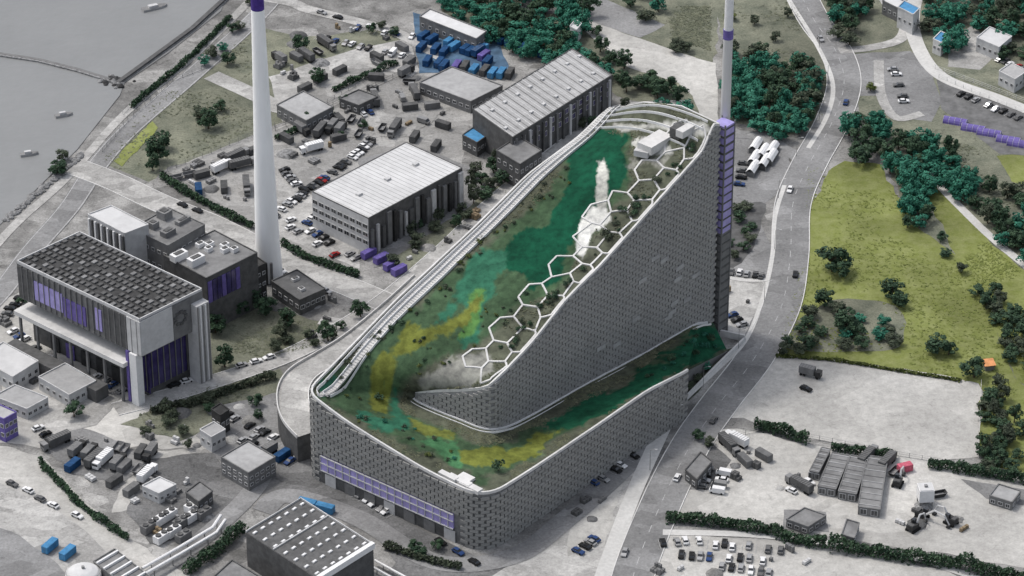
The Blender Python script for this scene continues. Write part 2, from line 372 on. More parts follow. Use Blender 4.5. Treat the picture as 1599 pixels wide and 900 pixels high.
# water
nt = M_water.node_tree; bpn = nt.nodes.new('ShaderNodeBump'); wvn = nt.nodes.new('ShaderNodeTexNoise'); wvn.inputs['Scale'].default_value = .25; wvn.inputs['Detail'].default_value = 6
gp = nt.nodes.new('ShaderNodeNewGeometry'); nt.links.new(gp.outputs['Position'], wvn.inputs['Vector']); nt.links.new(wvn.outputs[0], bpn.inputs['Height']); bpn.inputs['Strength'].default_value = .35; bpn.inputs['Distance'].default_value = .6
nt.links.new(bpn.outputs[0], nt.nodes['Principled BSDF'].inputs['Normal'])
wt = sheet('water', [(-700, -400), (400, -420), (352, 0), (345, 18), (265, 82), (195, 130), (187, 150), (120, 235), (92, 262), (0, 352), (-300, 600), (-900, 600)], M_water, z=0.25)
# roads
road('road', [(-60, 520), (0, 458), (50, 392), (108, 325), (150, 262), (200, 205), (300, 118), (395, 32), (450, -30)], 8.5, M_asph, edge=True)
road('road', [(-40, 425), (20, 355), (90, 292), (130, 250), (195, 178), (300, 90), (370, 22), (410, -20)], 3.6, M_conc)
road('street', [(120, 262), (180, 285), (250, 318), (330, 350), (400, 385), (470, 418), (560, 455), (630, 485)], 11, M_conc, kerb=M_off)
road('street', [(330, 118), (400, 150), (440, 170), (480, 160)], 8, M_conc)
road('street', [(175, -40), (430, 0), (480, 15), (560, 35), (620, 52), (690, 90)], 6, M_conc)
road('service_road', [(180, 640), (250, 622), (330, 598), (440, 560), (520, 520), (600, 470), (690, 395), (780, 310), (880, 230), (960, 175), (1080, 165)], 7.5, M_conc, kerb=M_off)
road('service_road', [(500, 500), (560, 508), (600, 490)], 6, M_conc)
road('service_road', [(410, 800), (450, 775), (560, 810), (680, 878), (800, 870), (880, 815), (960, 745), (1022, 680)], 8, M_asph)
road('service_road', [(470, 640), (430, 690), (400, 760), (330, 830), (230, 905)], 7, M_asph)
road('road', [(975, 960), (995, 880), (1040, 770), (1082, 690), (1124, 630), (1178, 560), (1220, 480), (1234, 400), (1238, 320), (1262, 260), (1300, 190), (1318, 130), (1305, 80), (1270, 30), (1235, -40)], [11]*0 or 13, M_asph, kerb=M_off, dash=True)
road('path', [(922, 960), (945, 890), (990, 770), (1036, 668)], 5.2, M_path, kerb=None)
road('path', [(1032, 672), (1070, 625), (1120, 578), (1163, 534), (1190, 470), (1206, 400), (1210, 340), (1225, 290)], 1.6, M_path)
road('path', [(1262, 232), (1292, 180), (1300, 130), (1275, 70), (1232, 0), (1215, -40)], 1.8, M_path)
road('street', [(1310, 80), (1360, 75), (1405, 62), (1412, 35), (1385, 5), (1370, -30)], 5, M_conc)
road('street', [(1440, -30), (1425, 20), (1432, 70), (1470, 120), (1560, 155), (1660, 195)], 6, M_path)
road('path', [(1372, 95), (1376, 150), (1400, 185), (1440, 178)], 4, M_conc)
road('path', [(1440, 255), (1462, 285), (1500, 325), (1560, 382), (1660, 462)], 3.4, M_path)
road('street', [(1140, 210), (1190, 215), (1235, 240), (1250, 250)], 6, M_asph)
road('path', [(1120, 430), (1160, 438), (1200, 438)], 2.2, M_path)
road('path', [(1035, 832), (1200, 838), (1400, 866), (1500, 895), (1600, 930)], 3, M_path)

# ------------------------------------------------------------------ plants
def tree_mesh(seed, leaf, cone=False):
    """unit tree: height 1, crown radius about .42 -- trunk and crown meshes"""
    rnd = random.Random(seed); t = MB()
    t.tube([(0, 0, 0), (.01, .01, .2), (.0, .02, .45), (.02, 0, .75)], [.035, .026, .018, .006], M_bark, 6)
    lobes = []
    nl = 19
    for i in range(nl):
        a = rnd.uniform(0, 6.28); z = rnd.uniform(.26, .86)
        rm = .36*math.sin(math.pi*min(1, max(.12, (z-.12)/.86)))**.7 if not cone else .36*(1-z)**.8+.05
        rr = rm*rnd.uniform(.35, 1.0)
        c = Vector((rr*math.cos(a), rr*math.sin(a), z)); lobes.append((c, rnd.uniform(.10, .19)))
        if i < 7: t.tube([(0, .01, z*.55), (c.x*.4, c.y*.4, z*.75), tuple(c*.9)], [.014, .009, .004], M_bark, 4)
    c_ = MB()
    for c, r in lobes:
        for k in range(62):
            d = Vector((rnd.gauss(0, 1), rnd.gauss(0, 1), rnd.gauss(0, 1)+.25)).normalized()
            p = c+Vector((d.x, d.y, d.z*.8))*r*rnd.uniform(.55, 1.12)
            n = (d+Vector((rnd.uniform(-.6, .6), rnd.uniform(-.6, .6), rnd.uniform(-.3, .7)))).normalized()
            a = n.orthogonal().normalized(); bb = n.cross(a); s = rnd.uniform(.028, .062); an = rnd.uniform(0, 3.14)
            u = (a*math.cos(an)+bb*math.sin(an))*s; v = (-a*math.sin(an)+bb*math.cos(an))*s*rnd.uniform(.5, .9)
            c_.face([p-u, p-v*.9, p+u, p+v], leaf)
    return t, c_
def bush_mesh(seed, leaf):
    rnd = random.Random(seed); c_ = MB(); t = MB()
    for i in range(5): a = rnd.uniform(0, 6.28); t.tube([(0, 0, 0), (.25*math.cos(a), .25*math.sin(a), .45)], [.03, .012], M_bark, 4)
    for i in range(8):
        a = rnd.uniform(0, 6.28); rr = rnd.uniform(0, .55); c = Vector((rr*math.cos(a), rr*math.sin(a), rnd.uniform(.2, .62))); r = rnd.uniform(.25, .42)
        for k in range(34):
            d = Vector((rnd.gauss(0, 1), rnd.gauss(0, 1), abs(rnd.gauss(0, 1)))).normalized(); p = c+d*r*rnd.uniform(.6, 1.1)
            if p.z < .02: p.z = .02
            n = (d+Vector((rnd.uniform(-.6, .6), rnd.uniform(-.6, .6), rnd.uniform(-.2, .6)))).normalized(); a_ = n.orthogonal().normalized(); bb = n.cross(a_); s = rnd.uniform(.06, .13)
            c_.face([p-a_*s, p-bb*s*.7, p+a_*s, p+bb*s*.7], leaf)
    return t, c_
TREE = {}
def tree_proto(kind, i):
    key = (kind, i)
    if key not in TREE:
        leaf = {'dark': M_leaf, 'teal': M_leaf2, 'grey': M_leaf3, 'olive': M_leafO}[kind]
        t, c = tree_mesh(hash(kind) % 97 if False else {'dark': 1, 'teal': 2, 'grey': 3, 'olive': 4}[kind]*10+i, leaf)
        bt, bc = bush_mesh({'dark': 1, 'teal': 2, 'grey': 3, 'olive': 4}[kind]*100+i, leaf)
        def me(b, n):
            m = bpy.data.meshes.new(n); m.from_pydata(b.v, [], b.f)
            for mm in b.mats: m.materials.append(mm)
            m.update(); return m
        TREE[key] = (me(t, 'trunk'), me(c, 'crown'), me(bt, 'stem'), me(bc, 'foliage'))
    return TREE[key]
def plant(xyz, h, wd, kind, label, bush=False, rnd=random, group=None):
    """wd = crown diameter"""
    tp = tree_proto(kind, rnd.randrange(3))
    o = thing('shrub' if bush else 'tree', label, 'shrub' if bush else 'tree', xyz, rnd.uniform(0, 6.28), group)
    o.scale = ((wd/1.5, wd/1.5, h) if bush else (wd/.84, wd/.84, h))
    for me, n in ((tp[2], 'stem'), (tp[3], 'foliage')) if bush else ((tp[0], 'trunk'), (tp[1], 'crown')):
        c = bpy.data.objects.new(n, me); COL.objects.link(c); c.parent = o
    return o
def inpoly(x, y, poly):
    c = False; n = len(poly); j = n-1
    for i in range(n):
        if (poly[i][1] > y) != (poly[j][1] > y) and x < (poly[j][0]-poly[i][0])*(y-poly[i][1])/(poly[j][1]-poly[i][1]+1e-9)+poly[i][0]: c = not c
        j = i
    return c
def wood(pix, spacing, h, wd, kinds, what, where, group, bush=False, keep=1.0, seed=1, stuff=False):
    rnd = random.Random(seed); poly = [tuple(P(x, y, h*.5)[:2]) for x, y in pix]; out = []
    x0 = min(p[0] for p in poly); x1 = max(p[0] for p in poly); y0 = min(p[1] for p in poly); y1 = max(p[1] for p in poly)
    y = y0; k = 0
    while y < y1:
        x = x0+(k % 2)*spacing/2
        while x < x1:
            px = x+rnd.uniform(-.35, .35)*spacing; py = y+rnd.uniform(-.35, .35)*spacing
            if inpoly(px, py, poly) and rnd.random() < keep:
                f = rnd.uniform(.7, 1.25)
                if stuff: out.append((px, py, h*f, wd*rnd.uniform(.8, 1.25), rnd.choice(kinds), rnd.randrange(3), rnd.uniform(0, 6.28))); x += spacing; continue
                out.append(plant((px, py, 0), h*f, wd*rnd.uniform(.8, 1.25), rnd.choice(kinds), '', bush, rnd))
            x += spacing
        y += spacing*.87; k += 1
    if stuff:
        b = MB()
        for (x, y, hh, ww, kd, i, a) in out:
            tp = tree_proto(kd, i); ca, sa = math.cos(a), math.sin(a)
            for me in tp[:2]:
                i0 = len(b.v); b.v += [(x+(v.co.x*ca-v.co.y*sa)*ww/.84, y+(v.co.x*sa+v.co.y*ca)*ww/.84, v.co.z*hh) for v in me.vertices]; mi = [b.mi(m) for m in me.materials]
                for p in me.polygons: b.f.append(tuple(i0+k for k in p.vertices)); b.m.append(mi[p.material_index])
        o = b.build('wood'); o['kind'] = 'stuff'; o['label'] = 'mass of '+what+'s '+where; o['category'] = 'wood'; return o
    ordinals(out, what, where, group); return out
def single(px, py, h, wd, kind, label, bush=False):
    p = P(px, py, h*.5); return plant((p.x, p.y, 0), h, wd, kind, label, bush)

# ------------------------------------------------------------------ the big sloping plant with the green roof
Wb = P(482, 742); Sb = P(757, 866)
Wa = P(780, 747); U = (P(1118, 523)-Wa).normalized(); V = Vector((U.y, -U.x, 0))      # U along the long side, V towards the road
WALLB = Wa+U*100
hill = thing('power_plant', 'huge dark wedge-shaped power plant with a green sloping roof between street and main road', 'building', tuple(P(780, 747)), world=True)
# wall end and the back plane
endp = onplane(1112, 500, Wa, WALLB); endp.z = 0
NLp = Wb+U*((endp-Wb).dot(U)); NLp.z = 0
# outer footprint path with rounded corners
def rounded(pts, rads, n=7):
    out = []
    for i, p in enumerate(pts):
        r = rads[i]
        if r == 0 or i in (0, len(pts)-1): out.append(p.copy()); continue
        a = (pts[i-1]-p).normalized(); c = (pts[i+1]-p).normalized(); ang = a.angle(c); d = r/math.tan(ang/2)
        A = p+a*d; B = p+c*d
        for k in range(n+1): t = k/n; out.append((1-t)**2*A+2*t*(1-t)*p+t*t*B)
    return out
Eb = Sb+U*((P(1046, 640)-Sb).dot(U))
foot = rounded([NLp, Wb, Sb, Eb], [0, 5, 10, 0])
# dense resample
def resample(path, step):
    L = [0]
    for i in range(1, len(path)): L.append(L[-1]+(path[i]-path[i-1]).length)
    n = max(2, int(L[-1]/step)+1); out = []; j = 0
    for k in range(n+1):
        s = L[-1]*k/n
        while j < len(L)-2 and L[j+1] < s: j += 1
        t = (s-L[j])/max(1e-9, L[j+1]-L[j]); out.append(path[j].lerp(path[j+1], min(1, t)))
    return out, L[-1]
OUT, LO = resample(foot, 2.0)
# roof-edge heights measured on the photograph, as a function of the picture position
edge_pix = [(936, 184), (905, 215), (825, 274), (739, 359), (620, 469), (525, 567), (487, 606), (492, 628), (573, 680), (658, 732), (739, 773), (760, 776), (782, 765), (834, 732), (934, 665), (1010, 612), (1046, 594)]
# invert: for every outline sample find the height at which it meets the measured edge
cum = []; segs = []
iW = min(range(len(OUT)), key=lambda i: (OUT[i]-Wb).length); iS = min(range(len(OUT)), key=lambda i: (OUT[i]-Sb).length)
def edge_height(i):
    p = OUT[i]
    ep = edge_pix[:7] if i < iW-1 else edge_pix[7:12] if i < iS else edge_pix[12:]
    ep = sorted(ep); xs = [e[0] for e in ep]; ys = [e[1] for e in ep]
    z = 0
    while z < 100:
        q = proj((p.x, p.y, z)); x = q[0]
        # straight extrapolation past the ends of the measured run
        if x < xs[0]: y = ys[0]+(x-xs[0])*(ys[1]-ys[0])/(xs[1]-xs[0])
        elif x > xs[-1]: y = ys[-1]+(x-xs[-1])*(ys[-1]-ys[-2])/(xs[-1]-xs[-2])
        else: y = interp(x, xs, ys)
        if q[1] <= y: break
        z += .1
    return z
nO = len(OUT); OZ = []
for i in range(nO): OZ.append(edge_height(i))
for c in (iW, iS):      # heights run smoothly round the rounded corners
    a_, b_ = c-7, c+7
    za, zb = OZ[a_], OZ[b_]
    for i in range(a_, b_+1): OZ[i] = lerp(za, zb, (i-a_)/(b_-a_))
for k in range(3): OZ = [sum(OZ[max(0, i-1):i+2])/len(OZ[max(0, i-1):i+2]) for i in range(nO)]
print('OUTLINE', [(tuple(round(v) for v in proj((OUT[i].x, OUT[i].y, OZ[i]))), round(OZ[i], 1)) for i in range(0, nO, 12)])
# inner wall: plan points, top and bottom heights
tip_low = [(649, 622, 23.5), (660, 629, 23.2), (687, 641, 22.8), (725, 656, 22.3), (750, 666, 22), (771, 669, 21.7)]
plan = [P(x, y, h) for x, y, h in tip_low]
onw = [(793, 664), (830, 646), (915, 598), (1000, 553), (1040, 530), (1081, 507), (1098, 503)]
low_w = [onplane(x, y, Wa, WALLB) for x, y in onw]
q1, q2 = low_w[0], Vector((endp.x, endp.y, 7.0))
INNLOW = plan+low_w+[q2]
INNLOW = smooth(INNLOW, 5)
top_x = [640, 649, 687, 725, 750, 763, 791, 829, 886, 939, 1005, 1096, 1114]
top_y = [613, 613, 611, 610, 608, 604, 578, 538, 466, 414, 340, 238, 196]
INN = []       # plan point, zlow, ztop
for p in INNLOW:
    zt = None; lo = p.z
    # find z where the vertical line through p crosses the measured roofline
    z = lo
    for k in range(900):
        q = proj((p.x, p.y, z))
        if q[1] <= interp(q[0], top_x, top_y): break
        z += .1
    INN.append((p.x, p.y, lo, max(z, lo+.6)))
ztmax = [q[3] for q in INN]
# upper roof strip rows: outer NL..W..(tip), then turn, then lower ramp
iW = min(range(nO), key=lambda i: (OUT[i]-Wb).length); iS = min(range(nO), key=lambda i: (OUT[i]-Sb).length)
nI = len(INN)
def inner_at(f, top):     # f: 0 tip .. nI-1 end
    f = max(0, min(nI-1, f)); i = min(int(f), nI-2); t = f-i; a, c = INN[i], INN[i+1]; k = 3 if top else 2
    return Vector((lerp(a[0], c[0], t), lerp(a[1], c[1], t), lerp(a[k], c[k], t)))
iturn = 5*5
rows = []
# for outer samples on the left side match the inner top point straight across
def across(p):
    best = min(range(nI*4), key=lambda k: abs((inner_at(k/4, True)-Vector((p.x, p.y, 0))).dot(U)) + (0 if k/4 > 2 else 0))
    return best/4
fl = []
for i in range(0, iW-2):
    fl.append(max(0, across(OUT[i])))
# ease the last stretch toward the tip
n0 = len(fl)
for k in range(n0):
    t = k/(n0-1)
    f = fl[k]
    if t > .8: f = lerp(fl[int(.8*(n0-1))], 0, (t-.8)/.2)
    rows.append((Vector((OUT[k].x, OUT[k].y, OZ[k])), inner_at(f, True), k/(n0-1)))
nU = len(rows)
for i in range(iW-2, iS+1):
    t = (i-iW+2)/(iS-iW+2); rows.append((Vector((OUT[i].x, OUT[i].y, OZ[i])), inner_at(iturn*t**1.3, False), 1.0))
for i in range(iS+1, nO):
    t = (i-iS)/(nO-1-iS); f = lerp(iturn, nI-9, t); rows.append((Vector((OUT[i].x, OUT[i].y, OZ[i])), inner_at(f, False), 1.0))
# the green run-out beyond the end of the outer facade
last = rows[-1]
for (ox, oy, oh, t) in ((1068, 582, 5.5, .4), (1100, 566, 3.5, .7), (1136, 548, 1.0, 1.0)):
    rows.append((P(ox, oy, oh), inner_at(lerp(nI-9, nI-1, t), False)*1.0, 1.0))
NV = 72
verts = []; grid = []
for (a, c, s) in rows:
    r_ = []
    for j in range(NV+1):
        v = j/NV; p = a.lerp(c, v)
        if s < 1: p.z += 5.5*4*v*(1-v)*max(0, 1-s*2.6)
        p.z += (mnoise.noise(Vector((p.x*.05, p.y*.05, 0)))*.8)*math.sin(math.pi*v)
        r_.append(p)
    grid.append(r_)
# refine along the strip
g2 = []
for i in range(len(grid)-1):
    for k in range(3): g2.append([grid[i][j].lerp(grid[i+1][j], k/3) for j in range(NV+1)])
g2.append(grid[-1]); grid = g2
rv = [p for r_ in grid for p in r_]; rf = []
for i in range(len(grid)-1):
    for j in range(NV):
        a = i*(NV+1)+j; rf.append((a, a+NV+1, a+NV+2, a+1))
rme = bpy.data.meshes.new('roof_slope'); rme.from_pydata([tuple(p) for p in rv], [], rf); rme.update()
if rme.polygons[0].normal.z < 0: rme.flip_normals()
BV = BVHTree.FromPolygons([tuple(p) for p in rv], rf)
def roofz(x, y):
    h = BV.ray_cast(Vector((x, y, 200)), Vector((0, 0, -1))); return h[0].z if h[0] else None
def roofpt(px, py):
    h = BV.ray_cast(CAM, ray(px, py)); return h[0]
# real surface colours of the slope: ski matting, meadow strips, bare planting, pale terraces
ZONES = [
    ((.088, .095, .070), None, 0),
    ((.050, .088, .048), [(895, 225), (985, 205), (985, 290), (905, 395), (880, 450), (810, 480), (760, 530), (690, 560), (640, 590), (620, 640), (700, 670), (760, 700), (850, 665), (960, 610), (1080, 515), (1140, 540), (1030, 595), (900, 668), (800, 735), (750, 755), (640, 700), (500, 625), (495, 590), (560, 560), (640, 490), (740, 395), (860, 300)], 14),
    ((.006, .062, .034), [(905, 222), (935, 207), (978, 212), (978, 275), (960, 300), (935, 330), (905, 355), (885, 395), (870, 440), (835, 448), (815, 430), (790, 420), (770, 400), (800, 372), (850, 350), (880, 300), (890, 250)], 5),
    ((.03, .12, .075), [(740, 390), (790, 385), (790, 420), (760, 470), (745, 530), (725, 545), (720, 480), (700, 500), (680, 505), (720, 440)], 7),
    ((.075, .17, .05), [(728, 462), (752, 455), (752, 500), (735, 520), (722, 520)], 6),
    ((.125, .142, .032), [(595, 550), (620, 540), (640, 515), (700, 505), (730, 470), (750, 465), (745, 490), (700, 525), (660, 545), (625, 560), (620, 600), (600, 645), (578, 640), (575, 590)], 6),
    ((.03, .12, .075), [(560, 640), (600, 655), (640, 650), (640, 672), (600, 675), (560, 655)], 6),
    ((.03, .12, .075), [(608, 595), (628, 600), (625, 650), (612, 650)], 5),
    ((.03, .12, .075), [(495, 595), (525, 590), (520, 620), (495, 622)], 5),
    ((.12, .138, .035), [(640, 655), (700, 672), (715, 690), (650, 672)], 5),
    ((.055, .15, .07), [(655, 690), (715, 688), (722, 730), (705, 735), (690, 715)], 6),
    ((.125, .142, .032), [(720, 705), (790, 705), (860, 672), (880, 670), (850, 700), (790, 730), (750, 738), (725, 720)], 6),
    ((.010, .070, .038), [(845, 668), (900, 632), (960, 605), (1020, 570), (1080, 520), (1100, 505), (1150, 535), (1110, 560), (1040, 590), (960, 640), (900, 665), (850, 675)], 5),
    ((.46, .46, .43), [(932, 252), (945, 248), (950, 310), (948, 330), (930, 330)], 3),
    ((.62, .62, .60), [(905, 345), (925, 322), (950, 322), (955, 345), (925, 362), (910, 405), (900, 395)], 4),
    ((.42, .42, .40), [(985, 222), (1005, 212), (1040, 222), (1050, 240), (1010, 245)], 4),
    ((.40, .40, .38), [(960, 195), (1100, 190), (1112, 205), (1080, 215), (1040, 200), (970, 205)], 4),
    ((.20, .20, .18), [(980, 245), (1045, 245), (1040, 265), (985, 262)], 5),
    ((.25, .25, .23), [(650, 595), (700, 560), (760, 545), (775, 575), (740, 600), (660, 612)], 8),
    ((.28, .28, .26), [(690, 740), (760, 768), (748, 774), (690, 750)], 4),
]
def sd(x, y, poly):
    ins = inpoly(x, y, poly); d = 1e9; n = len(poly)
    for i in range(n):
        (x1, y1), (x2, y2) = poly[i], poly[(i+1) % n]; dx, dy = x2-x1, y2-y1
        t = max(0, min(1, ((x-x1)*dx+(y-y1)*dy)/(dx*dx+dy*dy))); d = min(d, math.hypot(x-x1-t*dx, y-y1-t*dy))
    return d if ins else -d
ca = rme.color_attributes.new('tint', 'FLOAT_COLOR', 'POINT'); cols = []
for p in rv:
    x, y = proj(p); nx = mnoise.noise(Vector((p.x*.10, p.y*.10, 3)))*15+mnoise.noise(Vector((p.x*.32, p.y*.32, 9)))*9+mnoise.noise(Vector((p.x*.9, p.y*.9, 4)))*5
    c = Vector(ZONES[0][0])
    for col, poly, sft in ZONES[1:]:
        s = (sd(x, y, poly)+nx*(.9 if sft > 4 else .4))/(sft*.7)+.5; s = max(0, min(1, s)); c = c.lerp(Vector(col), s)
    cols += [c.x, c.y, c.z, 1]
ca.data.foreach_set('color', cols)
rme.materials.append(mat('roof_turf', (.72, .72, .72), col2=(1.35, 1.35, 1.3), scale=.35, rough=.95, attr='tint', bump=.4, detail=9, big=(.07, .3)))
rme.polygons.foreach_set('use_smooth', [True]*len(rme.polygons))
ro = bpy.data.objects.new('roof_slope', rme); COL.objects.link(ro); ro.parent = hill; ro.matrix_parent_inverse = Matrix.Translation(-hill.location)

# facades of stacked aluminium planters
def cladding(path, z0, ztop, name, parent, flip=1, bw=3.3, bh=1.25, skip=None, base=True, mats=None):
    ma_, mr_ = mats or (M_alu, M_aluD)
    """path xy list, ztop(i) list, boxes in a staggered pattern standing proud of a dark wall"""
    b = MB(); n = len(path)
    if base: b.wallstrip([(p[0], p[1]) for p in path], z0, [z-.05 for z in ztop], .5, mr_)
    L = [0]
    for i in range(1, n): L.append(L[-1]+math.hypot(path[i][0]-path[i-1][0], path[i][1]-path[i-1][1]))
    z0m = min(z0) if isinstance(z0, list) else z0; zm = max(ztop); row = 0; z = z0m
    rnd = random.Random(5)
    def at(s):
        s = max(0, min(L[-1], s)); j = 0
        while j < n-2 and L[j+1] < s: j += 1
        t = (s-L[j])/max(1e-6, L[j+1]-L[j]); d = Vector((path[j+1][0]-path[j][0], path[j+1][1]-path[j][1])).normalized()
        return Vector((lerp(path[j][0], path[j+1][0], t), lerp(path[j][1], path[j+1][1], t))), d, lerp(ztop[j], ztop[j+1], t), (lerp(z0[j], z0[j+1], t) if isinstance(z0, list) else z0)
    while z+bh < zm:
        s = (row % 2)*bw*.5+bw*.5
        while s < L[-1]-bw*.3:
            c, d, zt, zb = at(s)
            if z+bh < zt-.1 and z > zb-.6 and not (skip and skip(c, z)):
                nn = Vector((-d.y, d.x))*flip; o = .25+.22+rnd.uniform(0, .12); cc = c+nn*o
                b.box((cc.x, cc.y, z+.05), (bw*.86, .5, bh-.16), ma_, math.atan2(d.y, d.x))
            s += bw
        z += bh; row += 1
    o = b.build(name, parent); return o
outxy = [(p.x, p.y) for p in OUT]
def bandskip(c, z): # the glass band on the left front
    t = (Vector((c.x, c.y, 0))-Wb).dot((Sb-Wb).normalized()); 
    on = abs((Vector((c.x, c.y, 0))-Wb).dot(Vector((-(Sb-Wb).y, (Sb-Wb).x, 0)).normalized())) < 2
    return on and 4 < t < (Sb-Wb).length-9 and z < 11.0
# orientation: outline runs NL -> W -> S -> E ; outside is to the right of travel
cladding(outxy, 0.0, OZ, 'planter_facade', hill, flip=-1, skip=bandskip)
inn_low = [(q[0], q[1]) for q in INN]
cladding(inn_low, [max(0, q[2]-1.2) for q in INN], [q[3] for q in INN], 'planter_facade', hill, flip=-1, bw=3.3, bh=1.25, mats=(mat('wedge_cladding', g(.29, (1, .995, .97)), rough=.6, var=.07, scale=.1), mat('wedge_recess', g(.27), var=.1)))
# back facade and the short end
back = [(NLp.x, NLp.y), ((NLp.x*2+endp.x)/3, (NLp.y*2+endp.y)/3), ((NLp.x+endp.x*2)/3, (NLp.y+endp.y*2)/3), (endp.x, endp.y)]
bz = [(roofz(*(Vector(q).lerp(Vector(((Wb+Wa)/2)[:2]), .015))) or OZ[0]) for q in back]; bz[0] = OZ[0]; bz[3] = INN[-1][3]
cladding(back[::-1], 0.0, bz[::-1], 'planter_facade', hill, flip=-1) 
# wall under the lowest end of the ramp
e1 = OUT[-1]; r0 = [Vector(grid[k][0][:2]) for k in range(len(grid)-9, len(grid))]; rz0 = [grid[k][0].z for k in range(len(grid)-9, len(grid))]
b = MB(); b.wallstrip([tuple(p) for p in r0], 0.0, [z-.05 for z in rz0], .4, M_wallM); b.build('ramp_wall', hill)
# parapets: white rails on the outer and inner edges
def rail(path3, name, h=1.2, th=.5, m=M_white, parent=hill, base=-.3):
    b = MB(); b.wallstrip([(p[0], p[1]) for p in path3], [p[2]+base for p in path3], [p[2]+h for p in path3], th, m); return b.build(name, parent)
rail([(p.x, p.y, z) for p, z in zip(OUT, OZ)], 'parapet', .7, .6, M_off)
rail([(q[0], q[1], q[3]) for q in INN[3:]], 'parapet', .7, .65, M_off)
rail([(q[0], q[1], q[3]) for q in INN[:4]], 'parapet', .4, .4)
rail([(back[i][0], back[i][1], bz[i]) for i in range(4)], 'parapet', .7, .6, M_off)
# handrail walk at the foot of the inner wall
def offset_path(pts, off):
    out = []
    for j, p in enumerate(pts):
        a = pts[max(j-1, 0)]; c = pts[min(j+1, len(pts)-1)]; d = Vector((c[0]-a[0], c[1]-a[1])).normalized(); n_ = Vector((-d.y, d.x)); out.append((p[0]+n_.x*off, p[1]+n_.y*off, p[2]))
    return out
lowp = [(q[0], q[1], q[2]) for q in INN[:-4]]
rail(offset_path(lowp, -.9), 'ramp_rail', .5, .7, M_white)
rail(offset_path(lowp, -2.6), 'ramp_rail', .35, .25, M_white)
# walkway with steps and double rail inside the left edge
up = [(OUT[i].x, OUT[i].y, OZ[i]) for i in range(0, iW+2)]
for off, w_, h_, m_, nm in ((3.6, 4.2, .35, M_path, 'walkway'), (1.6, .2, 1.2, M_white, 'handrail'), (6.0, .2, 1.0, M_white, 'handrail'), (3.6, .18, 1.1, M_white, 'handrail')):
    pp = offset_path(up, off); pp = [(x, y, (roofz(x, y) or z)) for x, y, z in pp]
    rail(pp, nm, h_, w_, m_)
st = MB()
for i in range(0, len(up)-1):
    for k in range(2):
        q = Vector(offset_path(up, 3.6)[i]).lerp(Vector(offset_path(up, 3.6)[i+1]), k/2); zz = roofz(q.x, q.y)
        if zz: st.box((q.x, q.y, zz+.3), (3.9, .35, .12), M_roofL, math.atan2(V.y, V.x))
st.build('steps', hill)
# top platform: stacked rails, cafe box, machines
for off in (2.5, 5, 7.5, 10.5):
    pp = []
    for k in range(13):
        t = .04+.9*k/12; q = Vector(back[0]).lerp(Vector(back[3]), t)-Vector((U.x, U.y))*off; z = roofz(q.x, q.y)
        if z: pp.append((q.x, q.y, z))
    if len(pp) > 2: rail(pp, 'terrace_rail', .8, .25, M_white)
def on_roof_box(px, py, d, m, rz, name, lift=0, label=None):
    p = roofpt(px, py)
    if p is None: return None
    b = MB(); b.box((p.x, p.y, p.z-.4+lift), d, m, rz, top=None); o = b.build(name, hill); return o
ru = math.atan2(U.y, U.x)
on_roof_box(1025, 226, (13, 6, 3), M_off, ru, 'roof_pavilion'); on_roof_box(1008, 235, (9, 5, 2.2), M_wallL, ru+.3, 'roof_pavilion')
on_roof_box(1060, 210, (5, 4, 3.4), M_wallD, ru, 'roof_hatch'); on_roof_box(1075, 205, (10, 3, 2.5), M_off, ru, 'roof_pavilion')
on_roof_box(880, 505, (2, 2, 1.5), M_wallL, ru, 'roof_hatch') if roofpt(880, 505) else None
for (x, y, a, c_) in ((718, 752, 9, 2.2), (700, 745, 7, 2), (735, 762, 8, 2.4), (728, 748, 5, 3)): on_roof_box(x, y, (a, c_, 1.3), M_off, math.atan2(V.y, V.x), 'roof_bench')
# bright hexagon borders along the upper edge of the wall
hr = 4.9; used = set(); wl = (endp-Wa).length; nhex = 0
def hexjit(x, y):
    n_ = mnoise.noise_vector(Vector((x*.21, y*.21, 1.5))); return (x+n_.x*2.2, y+n_.y*2.2)
for iu in range(0, 60):
    for iv in range(0, 4):
        cu_ = -14+iu*hr*1.5; cv = -(2.5+iv*hr*math.sqrt(3)+(hr*math.sqrt(3)/2 if iu % 2 else 0))
        rnd = random.Random(iu*10+iv); wid = 13.5+4*mnoise.noise(Vector((cu_*.05, 0, 4)))+(4 if .55 < cu_/wl < .72 else 0)
        if -cv > wid or cu_ > wl-3 or (rnd.random() < .05): continue
        wc = Wa+U*cu_+V*cv; zc = roofz(wc.x, wc.y)
        if zc is None or zc < 29: continue
        bb_ = MB(); got = 0
        cor = []
        for i in range(6):
            x = cu_+hr*math.cos(i*math.pi/3); y = cv+hr*math.sin(i*math.pi/3); cor.append((round(x, 1), round(y, 1)))
        for i in range(6):
            p_, q_ = cor[i], cor[(i+1) % 6]; key = tuple(sorted((p_, q_)))
            if key in used:
                if got: bb_.build('hexagon_border', hill); bb_ = MB(); got = 0
                continue
            pj, qj = hexjit(*p_), hexjit(*q_); pts3 = []; ok = True
            for t in range(5):
                x, y = lerp(pj[0], qj[0], t/4), lerp(pj[1], qj[1], t/4)
                if y > -.9: y = -.9
                w_ = Wa+U*x+V*y; z = roofz(w_.x, w_.y)
                if z is None: ok = False; break
                pts3.append((w_.x, w_.y, z))
            if not ok or abs(pts3[0][2]-pts3[-1][2]) > 8 or (Vector(pts3[0])-Vector(pts3[-1])).length < 1: continue
            used.add(key); bb_.wallstrip([(p[0], p[1]) for p in pts3], [p[2]-.3 for p in pts3], [p[2]+.3 for p in pts3], .6, M_off); got += 1
        if got: bb_.build('hexagon_border', hill); nhex += 1
